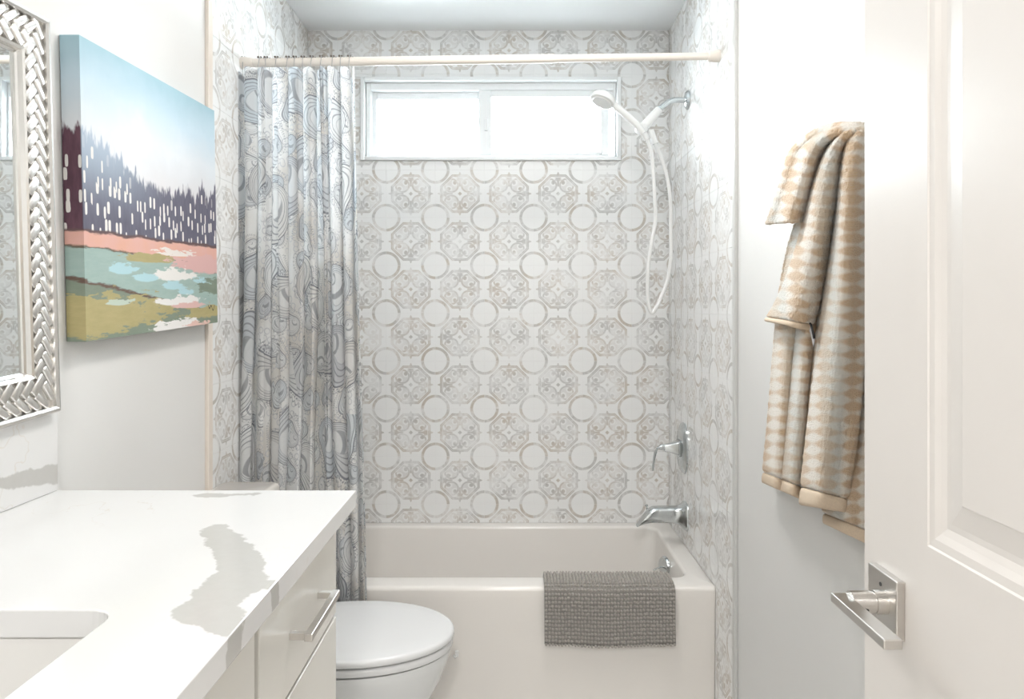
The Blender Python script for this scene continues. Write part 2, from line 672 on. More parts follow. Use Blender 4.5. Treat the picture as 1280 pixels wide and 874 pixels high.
def mat_lit(name, col, strength):
    n = NT(name)
    n.set(color=(0.9, 0.88, 0.85), rough=0.4)
    n.b.inputs['Emission Color'].default_value = (*col, 1)
    n.b.inputs['Emission Strength'].default_value = strength
    return n.m


def mat_floor():
    n = NT('floor_planks')
    p = n.pos()
    x, y, z = n.xyz(p)
    g = n.noise(n.vec(x * 1.0, y * 12.0, 0.0), 6.0, 4)
    n.set(color=n.mix(g, (0.68, 0.66, 0.63), (0.76, 0.74, 0.71)), rough=0.4)
    return n.m


M = dict(
    wall=mat_wall(),
    ceiling=simple('ceiling_paint', (0.87, 0.885, 0.89), 0.7, noise_amt=0.01),
    grout=simple('grout', (0.84, 0.835, 0.82), 0.8),
    tile=mat_tile(),
    floor=mat_floor(),
    trim=simple('cream_edge_trim', (0.80, 0.72, 0.645), 0.35, noise_amt=0.01),
    trim2=simple('grey_edge_trim', (0.60, 0.60, 0.585), 0.35, noise_amt=0.01),
    vinyl=simple('window_vinyl', (0.88, 0.895, 0.90), 0.35, noise_amt=0.01),
    glass=mat_glass(),
    tub=simple('tub_acrylic', (0.82, 0.785, 0.745), 0.16, noise_amt=0.01, scale=4),
    ceramic=simple('toilet_ceramic', (0.77, 0.78, 0.78), 0.08, noise_amt=0.005, scale=4),
    tank=simple('tank_ceramic', (0.70, 0.66, 0.62), 0.15, noise_amt=0.005, scale=4),
    seat=simple('seat_plastic', (0.76, 0.765, 0.77), 0.14, noise_amt=0.005, scale=4),
    gap=simple('rubber_bumper', (0.55, 0.55, 0.54), 0.6),
    chrome=simple('chrome', (0.58, 0.61, 0.62), 0.16, 1.0, noise_amt=0.02),
    nickel=simple('satin_nickel', (0.60, 0.575, 0.545), 0.30, 1.0, noise_amt=0.03, scale=60),
    dark=simple('dark_metal', (0.06, 0.06, 0.06), 0.5),
    wire=simple('steel_wire', (0.42, 0.40, 0.39), 0.35, 1.0),
    bead=simple('brown_beads', (0.16, 0.13, 0.11), 0.4),
    rod=simple('cream_rod', (0.78, 0.715, 0.65), 0.35, noise_amt=0.01),
    white=simple('white_plastic', (0.80, 0.80, 0.79), 0.25, noise_amt=0.01),
    curtain=mat_curtain(),
    quartz=mat_quartz(),
    sink=simple('sink_ceramic', (0.75, 0.735, 0.71), 0.1, noise_amt=0.005, scale=4),
    cab=simple('cabinet_lacquer', (0.80, 0.78, 0.73), 0.28, noise_amt=0.01, scale=6),
    kick=simple('toe_kick_grey', (0.35, 0.34, 0.32), 0.6),
    silver=simple('silver_leaf', (0.72, 0.70, 0.67), 0.27, 1.0, noise_amt=0.08, scale=90, bump=0.15),
    silver2=simple('bright_silver', (0.78, 0.765, 0.74), 0.25, 0.9, noise_amt=0.05, scale=90, bump=0.1),
    mirror=simple('mirror_glass', (0.86, 0.89, 0.89), 0.01, 1.0, noise_amt=0.0),
    art=mat_art(),
    door=simple('door_paint', (0.785, 0.745, 0.71), 0.32, noise_amt=0.012, scale=20),
    towel=mat_towel(),
    hem=simple('tan_hem', (0.66, 0.53, 0.40), 0.95, noise_amt=0.12, scale=300, bump=0.6),
    care=simple('care_tag', (0.55, 0.54, 0.55), 0.7),
    loop=simple('dark_loop', (0.03, 0.03, 0.035), 0.7),
    mat=simple('taupe_chenille', (0.40, 0.372, 0.338), 0.95, noise_amt=0.3, scale=120, sheen=0.3),
    matback=simple('mat_backing', (0.30, 0.285, 0.265), 0.9),
    lamp=mat_lit('fill_lamp_diffuser', (1.0, 0.93, 0.84), 1.5),  # glowing covers of the added fill lamps
)

# ------------------------------------------------------------------ the room
XL, XR = -0.856, 0.654            # painted / backing wall faces
YB = 3.088                        # back wall backing face
TH = 0.008                        # tile thickness: tile faces at -0.848, 0.646, 3.080
ZC = 2.456
YF = -0.06                        # inner face of the door wall
YLE, YRE = 2.097, 2.182           # where the tiling stops on the left / right wall
T = 0.12

struct(obj('floor', add_box(BM(), (-1.4, -1.9, -0.1), (1.4, YB + 0.3, 0)), M['floor']))
struct(obj('ceiling', add_box(BM(), (-1.4, -1.9, ZC), (1.4, YB + 0.14, ZC + 0.1)), M['ceiling']))
wall_left = struct(obj('wall_left', add_box(BM(), (XL - T, YF - 0.1, 0), (XL, YB + 0.14, ZC)), M['wall']))
wall_right = struct(obj('wall_right', add_box(BM(), (XR, YF - 0.1, 0), (XR + T, YB + 0.14, ZC)), M['wall']))

# back wall with the window opening
WX0, WX1, WZ0, WZ1 = -0.626, 0.444, 1.919, 2.258
bm = BM()
add_box(bm, (XL, YB, 0), (WX0, YB + 0.14, ZC))
add_box(bm, (WX1, YB, 0), (XR, YB + 0.14, ZC))
add_box(bm, (WX0, YB, 0), (WX1, YB + 0.14, WZ0))
add_box(bm, (WX0, YB, WZ1), (WX1, YB + 0.14, ZC))
wall_back = struct(obj('wall_back', bm, M['grout']))

# door wall with the doorway the camera looks through, and the hall behind
DX0, DX1, DZ = -0.43, 0.452, 2.05
bm = BM()
add_box(bm, (XL, YF - 0.1, 0), (DX0, YF, ZC))
add_box(bm, (DX1, YF - 0.1, 0), (XR, YF, ZC))
add_box(bm, (DX0, YF - 0.1, DZ), (DX1, YF, ZC))
struct(obj('wall_front', bm, M['wall']))
bm = BM()
add_box(bm, (-1.3, -1.9, 0), (1.3, -1.8, ZC))
struct(obj('wall_hall', bm, M['wall']))
bm = BM()
add_box(bm, (-1.4, -1.8, 0), (-1.3, YF - 0.1, ZC))
add_box(bm, (-1.3, YF - 0.16, 0), (XL - T, YF - 0.1, ZC))
struct(obj('wall_hall_left', bm, M['wall']))
bm = BM()
add_box(bm, (1.3, -1.8, 0), (1.4, YF - 0.1, ZC))
add_box(bm, (XR + T, YF - 0.16, 0), (1.3, YF - 0.1, ZC))
struct(obj('wall_hall_right', bm, M['wall']))
# doorway casing
bm = BM()
for x0, x1 in ((DX0 - 0.05, DX0), (DX1, DX1 + 0.05)):
    add_box(bm, (x0, YF - 0.004, 0), (x1, YF + 0.012, DZ + 0.05), 0.003)
add_box(bm, (DX0, YF - 0.004, DZ), (DX1, YF + 0.012, DZ + 0.05), 0.003)
struct(obj('trim_3', bm, M['door']))

# tile edge trims
bm = add_box(BM(), (XR - 0.011, YRE - 0.022, 0), (XR, YRE, ZC), 0.002)
struct(obj('trim_1', bm, M['trim2']))
bm = add_box(BM(), (XL, YLE - 0.030, 0), (XL + 0.011, YLE, ZC), 0.002)
struct(obj('trim_2', bm, M['trim']))

# ------------------------------------------------------------------ wall tiles, one object each
PU, PV = 0.2033, 0.1978           # tile pitch
GAP = 0.0004
tile_cache = {}


def tile_mesh(u0, u1, v0, v1):
    """tile piece; coordinates relative to the full tile's centre"""
    key = tuple(round(q, 4) for q in (u0, u1, v0, v1))
    if key in tile_cache:
        return tile_cache[key]
    u0, u1, v0, v1 = u0 + GAP, u1 - GAP, v0 + GAP, v1 - GAP
    c = 0.0006
    vs, fs = [], []
    for (a, b, h) in ((0, 0, 0.0), (0, 0, TH - c), (c, c, TH)):
        vs += [(u0 + a, -h, v0 + b), (u1 - a, -h, v0 + b), (u1 - a, -h, v1 - b), (u0 + a, -h, v1 - b)]
    for L in (0, 4):
        for k in range(4):
            j = (k + 1) % 4
            fs.append((L + k, L + j, L + 4 + j, L + 4 + k))
    fs.append((8, 9, 10, 11))
    me = bpy.data.meshes.new('tile')
    me.from_pydata(vs, [], fs)
    lay = me.uv_layers.new(name='UVMap')
    for lp in me.loops:
        q = me.vertices[lp.vertex_index].co
        lay.data[lp.index].uv = (q.x / PU + 0.5, q.z / PV + 0.5)
    me.materials.append(M['tile'])
    me.update()
    tile_cache[key] = me
    return me


def minus(r, h):
    """rectangle r without hole h -> list of rectangles"""
    u0, u1, v0, v1 = r
    a0, a1, b0, b1 = h
    if a1 <= u0 or a0 >= u1 or b1 <= v0 or b0 >= v1:
        return [r]
    out = []
    if b0 > v0:
        out.append((u0, u1, v0, b0))
    if b1 < v1:
        out.append((u0, u1, b1, v1))
    m0, m1 = max(v0, b0), min(v1, b1)
    if a0 > u0:
        out.append((u0, a0, m0, m1))
    if a1 < u1:
        out.append((a1, u1, m0, m1))
    return out


def tile_wall(parent, place, rz, ur, vr, cu, cv, holes=()):
    k0 = math.floor((ur[0] - cu) / PU)
    k1 = math.ceil((ur[1] - cu) / PU)
    l0 = math.floor((vr[0] - cv) / PV)
    l1 = math.ceil((vr[1] - cv) / PV)
    for k in range(k0, k1):
        for l in range(l0, l1):
            a0, a1 = max(ur[0], cu + k * PU), min(ur[1], cu + (k + 1) * PU)
            b0, b1 = max(vr[0], cv + l * PV), min(vr[1], cv + (l + 1) * PV)
            if a1 - a0 < 0.004 or b1 - b0 < 0.004:
                continue
            rs = [(a0, a1, b0, b1)]
            for h in holes:
                rs = [q for r in rs for q in minus(r, h)]
            mu, mv = cu + (k + 0.5) * PU, cv + (l + 0.5) * PV
            for (p0, p1, q0, q1) in rs:
                if p1 - p0 < 0.004 or q1 - q0 < 0.004:
                    continue
                o = bpy.data.objects.new('tile', tile_mesh(p0 - mu, p1 - mu, q0 - mv, q1 - mv))
                COL.objects.link(o)
                o.parent = parent
                o.location = place(mu, mv)
                o.rotation_euler = (0, 0, rz)


CV = 0.4937
RIM = 0.416
GB = TH - 0.0012
obj('grout_bed', add_box(BM(), (XR - GB, YRE, 0), (XR, YB, ZC)), M['grout'], wall_right)
obj('grout_bed', add_box(BM(), (XL, YLE, 0), (XL + GB, YB, ZC)), M['grout'], wall_left)
bm = BM()
for a0, a1, b0, b1 in ((XL + GB, WX0, RIM, ZC), (WX1, XR - GB, RIM, ZC), (WX0, WX1, RIM, WZ0), (WX0, WX1, WZ1, ZC)):
    add_box(bm, (a0, YB - GB, b0), (a1, YB, b1))
obj('grout_bed', bm, M['grout'], wall_back)
tile_wall(wall_back, lambda u, v: (u, YB, v), 0, (XL + TH, XR - TH), (RIM + 0.0005, ZC), -0.524, CV,
          [(WX0 - 0.004, WX1 + 0.004, WZ0 - 0.004, WZ1 + 0.004)])
# right wall: local u runs towards the camera (u = -Y)
tile_wall(wall_right, lambda u, v: (XR, -u, v), -PI / 2, (-(YB - TH), -YRE), (0.0, ZC), -2.80, CV,
          [(-(YB), -2.364, 0.0, RIM + 0.0005)])
tile_wall(wall_left, lambda u, v: (XL, u, v), PI / 2, (YLE, YB - TH), (0.0, ZC), 2.10, CV,
          [(2.364, YB, 0.0, RIM + 0.0005)])

# ------------------------------------------------------------------ window
bm = BM()


def frame_boxes(bm, x0, x1, z0, z1, y0, y1, w, bev=0.003):
    wl, wr, wb, wt = w if isinstance(w, tuple) else (w, w, w, w)
    add_box(bm, (x0, y0, z0), (x0 + wl, y1, z1), bev)
    add_box(bm, (x1 - wr, y0, z0), (x1, y1, z1), bev)
    add_box(bm, (x0 + wl, y0, z0), (x1 - wr, y1, z0 + wb), bev)
    add_box(bm, (x0 + wl, y0, z1 - wt), (x1 - wr, y1, z1), bev)
    return bm


window = struct(obj('window_1', frame_boxes(BM(), WX0 - 0.003, WX1 + 0.003, WZ0 - 0.003, WZ1 + 0.003, 3.066, 3.20, 0.016), M['vinyl']))
obj('outer_frame', frame_boxes(BM(), WX0 + 0.014, WX1 - 0.014, WZ0 + 0.013, WZ1 - 0.013, 3.10, 3.19,
                               (0.020, 0.008, 0.012, 0.030)), M['vinyl'], window)
# fixed left sash (set back) and sliding right sash (in front)
sl = obj('sash', frame_boxes(BM(), -0.594, -0.115, WZ0 + 0.025, WZ1 - 0.043, 3.135, 3.165, (0.022, 0.03, 0.012, 0.030)),
         M['vinyl'], window)
obj('pane', add_box(BM(), (-0.573, 3.148, WZ0 + 0.036), (-0.144, 3.152, WZ1 - 0.072)), M['glass'], sl)
sr = obj('sash', frame_boxes(BM(), -0.142, 0.402, WZ0 + 0.025, WZ1 - 0.043, 3.105, 3.133, (0.052, 0.034, 0.014, 0.028)),
         M['vinyl'], window)
obj('pane', add_box(BM(), (-0.091, 3.117, WZ0 + 0.038), (0.369, 3.121, WZ1 - 0.070)), M['glass'], sr)
obj('latch', add_box(BM(), (-0.118, 3.094, 2.045), (-0.104, 3.106, 2.095), 0.003), M['vinyl'], sr)
obj('pane', add_box(BM(), (0.403, 3.148, WZ0 + 0.026), (0.421, 3.152, WZ1 - 0.044)), M['glass'], window)
obj('track', add_box(BM(), (0.402, 3.110, WZ1 - 0.075), (0.422, 3.180, WZ1 - 0.042)), M['vinyl'], window)

# ------------------------------------------------------------------ bathtub
tub = thing('bathtub', 'cream alcove bathtub with a straight apron below the window', 'bathtub', (0, 2.73, 0))
off = Vector((0, -2.73, 0))
TX0, TX1, TY0, TY1 = XL + 0.0070, XR - 0.0070, 2.368, YB - 0.0070


def rr(x0, x1, y0, y1, r, z):
    return [p + off for p in rrect(x0, x1, y0, y1, r, z, 8)]


rings = [rr(TX0, TX1, TY0 + 0.012, TY1, 0.006, 0.0)]
rings.append(rr(TX0, TX1, TY0 + 0.012, TY1, 0.006, 0.03))
rings.append(rr(TX0, TX1, TY0 + 0.004, TY1, 0.006, 0.34))
rings.append(rr(TX0, TX1, TY0, TY1, 0.006, 0.375))
for k in range(7):
    a = PI / 2 * k / 6
    q = 0.014 * (1 - math.cos(a))
    rings.append(rr(TX0 + q * 0.1, TX1 - q * 0.1, TY0 + q, TY1 - q * 0.1, 0.006, RIM - 0.014 + 0.014 * math.sin(a)))
IX0, IX1, IY0, IY1 = TX0 + 0.085, 0.576, 2.462, 3.030
for k in range(7):
    a = PI / 2 * k / 6
    q = 0.012 * math.sin(a)
    rings.append(rr(IX0 - 0.012 + q, IX1 + 0.012 - q, IY0 - 0.012 + q, IY1 + 0.012 - q, 0.055, RIM - 0.012 * (1 - math.cos(a))))
for z, q, r in ((0.30, 0.012, 0.06), (0.18, 0.026, 0.075), (0.12, 0.045, 0.09), (0.092, 0.085, 0.11), (0.085, 0.14, 0.12)):
    rings.append(rr(IX0 + q * 2.2, IX1 - q * 0.8, IY0 + q, IY1 - q * 0.8, r, z))
bm = BM()
ring_loft(bm, rings, True, True)
shell = obj('shell', bm, M['tub'], tub, True, 40)
# overflow plate with its trip lever on the inner end wall
bm = BM()
oc = Vector((0.560, 2.735, 0.356)) + off
add_lathe(bm, [(0.036, 0.0), (0.036, 0.004), (0.031, 0.010), (0.012, 0.013), (0.0, 0.013)], oc, (-1, -0.35, 0.10), 32)
ov = obj('overflow_plate', bm, M['chrome'], tub, True, 40)
bm = BM()
add_tube(bm, catmull([oc + Vector((-0.012, 0, -0.002)), oc + Vector((-0.026, -0.006, -0.004)), oc + Vector((-0.045, -0.012, -0.012))], 5), 0.003, 8)
obj('trip_lever', bm, M['chrome'], ov, True)
for dz in (0.02, -0.02):
    bm = BM()
    add_lathe(bm, [(0.0045, 0.0), (0.0045, 0.003), (0.0, 0.0042)], oc + Vector((-0.008, 0, dz)), (-1, 0, 0), 12)
    obj('screw', bm, M['nickel'], ov, True, 40)

# ------------------------------------------------------------------ bath mat over the tub rim
matx0, matx1 = 0.100, 0.514
bmat = thing('bath_mat', 'taupe chenille bath mat draped over the front rim of the bathtub', 'bath mat', (0.307, 2.36, 0.24))
mo = -Vector((0.307, 2.36, 0.24))
path = [Vector((0, 2.479, 0.335)), Vector((0, 2.475, 0.40)), Vector((0, 2.470, 0.419)), Vector((0, 2.455, 0.4245)),
        Vector((0, 2.385, 0.4245)), Vector((0, 2.365, 0.418)), Vector((0, 2.357, 0.40)), Vector((0, 2.357, 0.32)),
        Vector((0, 2.353, 0.245))]
cp = catmull(path, 10)


def resample(pts, n):
    L = [0]
    for a, b in zip(pts[:-1], pts[1:]):
        L.append(L[-1] + (b - a).length)
    out = []
    for k in range(n):
        s = L[-1] * k / (n - 1)
        i = max(j for j in range(len(L)) if L[j] <= s + 1e-9)
        i = min(i, len(pts) - 2)
        f = (s - L[i]) / max(1e-9, L[i + 1] - L[i])
        out.append(pts[i].lerp(pts[i + 1], min(1, f)))
    return out


NR, NC = 32, 40
rp = resample(cp, NR)
bm = BM()
rows = []
for r, p in enumerate(rp):
    row = []
    for c in range(NC + 1):
        x = matx0 + (matx1 - matx0) * c / NC
        f = r / (NR - 1)
        sag = 0.008 * math.sin(PI * c / NC) * f * f
        row.append(Vector((x, p.y - 0.006 * f * math.sin(5 * x * PI) ** 2, p.z - sag)) + mo)
    rows.append(row)
me = grid_mesh('backing', rows)
bk = obj('backing', me, M['matback'], bmat, True)
sm = bk.modifiers.new('thick', 'SOLIDIFY')
sm.thickness = 0.006
sm.offset = 0
# pile of nubs
nub = bmesh.new()
bmesh.ops.create_icosphere(nub, subdivisions=1, radius=1.0)
nv = [v.co.copy() for v in nub.verts]
nf = [[v.index for v in f.verts] for f in nub.faces]
nub.free()
vs, fs = [], []
rn = random.Random(3)
for r in range(NR):
    p = rp[r]
    a = rp[max(0, r - 1)]
    b = rp[min(NR - 1, r + 1)]
    tg = (b - a).normalized()
    nr = Vector((0, tg.z, -tg.y))
    if nr.dot(Vector((0, 2.42 - p.y, 0.30 - p.z))) > 0:
        nr = -nr
    for c in range(NC):
        x = matx0 + (matx1 - matx0) * (c + 0.5) / NC
        f = r / (NR - 1)
        sag = 0.008 * math.sin(PI * (c + .5) / NC) * f * f
        cc = Vector((x + rn.uniform(-.0014, .0014), p.y - 0.006 * f * math.sin(5 * x * PI) ** 2, p.z - sag)) + mo + nr * 0.0045 \
            + tg * rn.uniform(-.0014, .0014)
        sx, st, sn = 0.0050 * rn.uniform(.82, 1.1), 0.0050 * rn.uniform(.82, 1.1), 0.0068 * rn.uniform(.8, 1.2)
        i0 = len(vs)
        for q in nv:
            vs.append(cc + Vector((1, 0, 0)) * q.x * sx + tg * q.y * st + nr * q.z * sn)
        fs += [[i + i0 for i in f3] for f3 in nf]
me = bpy.data.meshes.new('nub_pile')
me.from_pydata([tuple(v) for v in vs], [], fs)
pile = obj('nub_pile', me, M['mat'], bmat, True)
pile['kind'] = 'stuff'

# ------------------------------------------------------------------ shower rod, hooks, curtain
RY = 2.325
ZL, ZR = 2.070, 2.092


def rodz(x):
    return ZL + (ZR - ZL) * (x + 0.848) / 1.494


rod = thing('shower_rod', 'cream tension rod spanning the tub alcove above the curtain', 'curtain rod', (-0.1, RY, rodz(-0.1)))
ro = -Vector((-0.1, RY, rodz(-0.1)))
bm = BM()
add_tube(bm, [Vector((-0.838, RY, rodz(-0.838))) + ro, Vector((0.13, RY, rodz(0.13))) + ro], 0.0135, 24)
obj('outer_tube', bm, M['rod'], rod, True, 40)
bm = BM()
add_tube(bm, [Vector((0.13, RY, rodz(0.13))) + ro, Vector((0.62, RY, rodz(0.62))) + ro], 0.0118, 24)
obj('inner_tube', bm, M['rod'], rod, True, 40)
for x, s in ((-0.848, 1), (0.646, -1)):
    bm = BM()
    add_lathe(bm, [(0.019, 0.0), (0.0195, 0.006), (0.0175, 0.03), (0.015, 0.036), (0.0135, 0.037)],
              Vector((x, RY, rodz(x))) + ro, (s, 0, 0), 28)
    obj('end_cap', bm, M['rod'], rod, True, 40)

# curtain: deep pleats, unfolded length kept for the print
NS, NTT = 420, 40
ZT, ZB0 = 2.034, 0.20


def edge(tab, v):
    for (v0, a), (v1, b) in zip(tab[:-1], tab[1:]):
        if v <= v1:
            return a + (b - a) * (v - v0) / (v1 - v0)
    return tab[-1][1]


left_tab = [(80, 299), (250, 299), (400, 296), (600, 287), (830, 283)]
right_tab = [(80, 446), (250, 449), (400, 452), (600, 458), (745, 461), (830, 462)]
PL = [0.0, 0.12, 0.23, 0.37, 0.50, 0.60, 0.73, 0.82, 0.92, 1.0]   # uneven pleat crests


def pleat(s):
    for i in range(len(PL) - 1):
        if s <= PL[i + 1] + 1e-9:
            f = (s - PL[i]) / (PL[i + 1] - PL[i])
            return i + f
    return len(PL) - 1


rows, uvs = [], []
for it in range(NTT + 1):
    f = it / NTT
    z = ZT + (ZB0 - ZT) * f
    vpx = 387 + (EYE - z) * F / RY
    xl = (edge(left_tab, vpx) - 641) / F * RY
    xr = (edge(right_tab, vpx) - 641) / F * RY
    row = []
    ru = []
    L = 0.0
    prev = None
    for k in range(NS + 1):
        s = k / NS
        ph = pleat(s)
        i = int(ph)
        amp = 0.030 + 0.007 * math.sin(i * 2.3) + 0.004 * f
        w = math.cos(2 * PI * ph)
        w2 = math.sin(4 * PI * ph + 0.8 * i)
        sk = 0.014 * math.sin(2 * PI * ph + 0.6 * math.sin(i * 1.7) + 1.2 * f)
        drift = 0.008 * math.sin(3.1 * f * PI + i * 0.9) * f * min(1, 6 * s * (1 - s))
        ztop = 0.012 * math.cos(2 * PI * ph + 0.3) * (1 - f) ** 12
        x = xl + (xr - xl) * s + (sk + drift) * min(1, 8 * s * (1 - s) + 0.05)
        y = RY - 0.016 - amp * w * (0.85 + 0.15 * math.sin(i * 4.1)) + 0.006 * w2 + 0.01 * math.sin(2.2 * PI * s + 2 * f) * f
        p = Vector((x, y, z + ztop))
        if prev is not None:
            L += (p - prev).length
        prev = p
        row.append(p)
        ru.append((L, z))
    rows.append(row)
    uvs.append(ru)
lm = [ru[-1][0] for ru in uvs]
for ru in uvs:
    k = 1.45 / ru[-1][0]
    for j in range(len(ru)):
        ru[j] = (ru[j][0] * k, ru[j][1])
me = grid_mesh('shower_curtain', rows, uvs)
curt = obj('shower_curtain', me, M['curtain'], None, True)
tag(curt, 'grey and blue paisley shower curtain gathered at the end of the rod', 'curtain')

# hooks
hooks_px = [306, 326, 334, 347, 361, 370, 380, 391, 403, 417, 427, 438]
for i, hx in enumerate(hooks_px):
    x = (hx - 641) / F * RY
    zr = rodz(x)
    hk = thing('curtain_hook', 'thin wire curtain hook with dark beads riding on the cream rod', 'curtain hook', (x, RY, zr),
               group='curtain hooks on the shower rod')
    lean = random.Random(i).uniform(-0.004, 0.004)
    bm = BM()
    R = 0.0165
    pts = [Vector((0.0015 + lean, -0.030, -0.058)), Vector((lean, -0.027, -0.040)), Vector((0, -0.0175, 0.0))]
    for k in range(1, 8):
        a = PI * k / 8
        pts.append(Vector((0, -R * math.cos(a), R * math.sin(a))))
    pts += [Vector((0, 0.0175, 0.0)), Vector((lean, 0.016, -0.035)), Vector((lean, 0.012, -0.05))]
    add_tube(bm, catmull(pts, 3), 0.0011, 6)
    obj('wire', bm, M['wire'], hk, True)
    for k in range(3):
        a = PI * (0.34 + 0.16 * k)
        bm = BM()
        t = bmesh.new()
        bmesh.ops.create_uvsphere(t, u_segments=10, v_segments=8, radius=0.0035)
        merge(bm, t, Matrix.Translation((0.0035 * (k - 1) * 1.6, -R * math.cos(a), R * math.sin(a) + 0.001)))
        obj('bead', bm, M['bead'], hk, True)

# ------------------------------------------------------------------ shower fittings
ya = 2.735
za = 2.070
arm = thing('shower_pipe', 'bent chrome shower arm with a wall flange high on the tiled wall', 'shower arm', (0.646, ya, za))
bm = BM()
for s_, h in ((1.0, 0.0),):
    rings = []
    for sc, hh in ((1.0, 0.0), (1.0, 0.004), (0.8, 0.012), (0.35, 0.016)):
        ring = []
        for k in range(16):
            a = 2 * PI * k / 16
            rad = 0.036 if k % 2 == 0 else 0.035
            ring.append(Vector((-hh, rad * sc * math.cos(a) * 0.95, rad * sc * math.sin(a))))
        rings.append(ring)
    ring_loft(bm, rings)
obj('flange', bm, M['chrome'], arm, True, 35)
bm = BM()
armp = catmull([Vector((-0.002, 0, -0.002)), Vector((-0.05, 0, 0.0)), Vector((-0.080, -0.004, -0.012)), Vector((-0.106, -0.007, -0.034))], 8)
add_tube(bm, armp, 0.0105, 16)
obj('arm_pipe', bm, M['chrome'], arm, True, 50)

hand = thing('hand_shower', 'white hand shower and bracket hanging from the chrome shower arm', 'hand shower', (0.53, ya, 2.02))
hof = -Vector((0.53, ya, 2.02))


def hp(u, v, dd=0.0):
    return px(u, v, ya - 0.01 + dd) + hof


bm = BM()
add_tube(bm, [hp(824, 137), hp(817, 145), hp(809, 154), hp(801, 162)], [0.0155, 0.017, 0.0175, 0.018], 18)
br = obj('bracket', bm, M['white'], hand, True, 50)
bm = BM()
t = bmesh.new()
bmesh.ops.create_uvsphere(t, u_segments=20, v_segments=14, radius=0.024)
merge(bm, t, Matrix.Translation(hp(802, 161)))
obj('swivel_ball', bm, M['white'], br, True)
bm = BM()
add_tube(bm, catmull([hp(804, 167, -.03), hp(796, 156, -.03), hp(784, 145, -.03), hp(770, 133, -.03), hp(763, 127, -.03)], 5),
         [0.0115, 0.0125, 0.0135, 0.0145, 0.015] and 0.0128, 18)
obj('handle', bm, M['white'], hand, True, 50)
bm = BM()
hc = hp(754, 124, -.03)
ax = Vector((-0.38, -0.20, -0.9)).normalized()
add_lathe(bm, [(0.012, -0.026), (0.030, -0.020), (0.044, -0.008), (0.047, 0.004), (0.045, 0.012), (0.040, 0.014), (0.0, 0.013)], hc, ax, 32)
sh = obj('spray_head', bm, M['white'], hand, True, 50)
bm = BM()
add_lathe(bm, [(0.036, 0.0), (0.034, 0.003), (0.0, 0.003)], hc + ax * 0.0135, ax, 28)
obj('spray_face', bm, M['white'], sh, True, 40)
for nm, ps in (('hose_nut', [(805, 167), (809, 175)]), ('hose_nut', [(813, 163), (819, 180)])):
    bm = BM()
    add_tube(bm, [hp(*q, -.03 if nm and q[0] < 812 and ps[0][0] == 805 else 0) for q in ps], 0.0125, 14)
    obj(nm, bm, M['white'], hand, True, 50)
bm = BM()
hose = [(809, 174, -.03), (814, 190, -.03), (816.5, 215, -.02), (818.5, 250, -.01), (819.5, 275, 0), (814, 305, 0), (810, 335, 0),
        (809.5, 362, 0), (811, 382, 0), (815, 391, 0), (820, 385, 0), (827, 370, 0.01), (835, 348, 0.02), (838.5, 320, 0.02),
        (838.5, 285, 0.02), (838, 250, 0.015), (834, 222, 0.01), (826, 196, 0), (819, 179, 0)]
add_tube(bm, catmull([hp(*q) for q in hose], 8), 0.0072, 14)
obj('hose', bm, M['white'], hand, True)

# mixer valve
vy, vz = 2.80, 0.779
val = thing('mixer_valve', 'chrome shower mixer with a long plate and drooping lever handle', 'faucet', (0.646, vy, vz))
bm = BM()
rings = []
for sc, hh in ((1.0, 0.0), (1.0, 0.006), (0.86, 0.016), (0.80, 0.018)):
    ring = []
    for (a, b) in ((-0.062, 0.040), (-0.042, 0.078), (-0.018, 0.094), (0.018, 0.094), (0.042, 0.078), (0.062, 0.040),
                   (0.062, -0.040), (0.042, -0.078), (0.018, -0.094), (-0.018, -0.094), (-0.042, -0.078), (-0.062, -0.040)):
        ring.append(Vector((-hh, a * sc, b * sc)))
    rings.append(ring)
ring_loft(bm, rings)
obj('escutcheon', bm, M['chrome'], val, True, 30)
bm = BM()
rings = []
for x, w in ((-0.017, 0.030), (-0.026, 0.030), (-0.027, 0.026), (-0.060, 0.015), (-0.076, 0.013)):
    rings.append([Vector((x, q.x, q.y)) for q in rrect(-w, w, -w, w, w * 0.25, 0, 3)])
ring_loft(bm, rings)
obj('hub', bm, M['chrome'], val, True, 35)
bm = BM()
rings = []
for (x, z, w, h) in ((-0.072, 0.002, 0.012, 0.011), (-0.088, 0.004, 0.012, 0.012), (-0.100, 0.002, 0.0115, 0.010), (-0.109, -0.014, 0.011, 0.007),
                     (-0.114, -0.040, 0.010, 0.005), (-0.118, -0.068, 0.009, 0.0045), (-0.119, -0.086, 0.007, 0.004)):
    ring = []
    k0 = max(0, min(1, (-x - 0.09) / 0.02))
    for k in range(12):
        a = 2 * PI * k / 12
        # section turns from facing out to facing down along the lever
        ring.append(Vector((x + math.sin(a) * h * k0 * 0.9, math.cos(a) * w, z + math.sin(a) * h * (1 - k0 * 0.75))))
    rings.append(ring)
ring_loft(bm, rings)
obj('lever', bm, M['chrome'], val, True, 60)

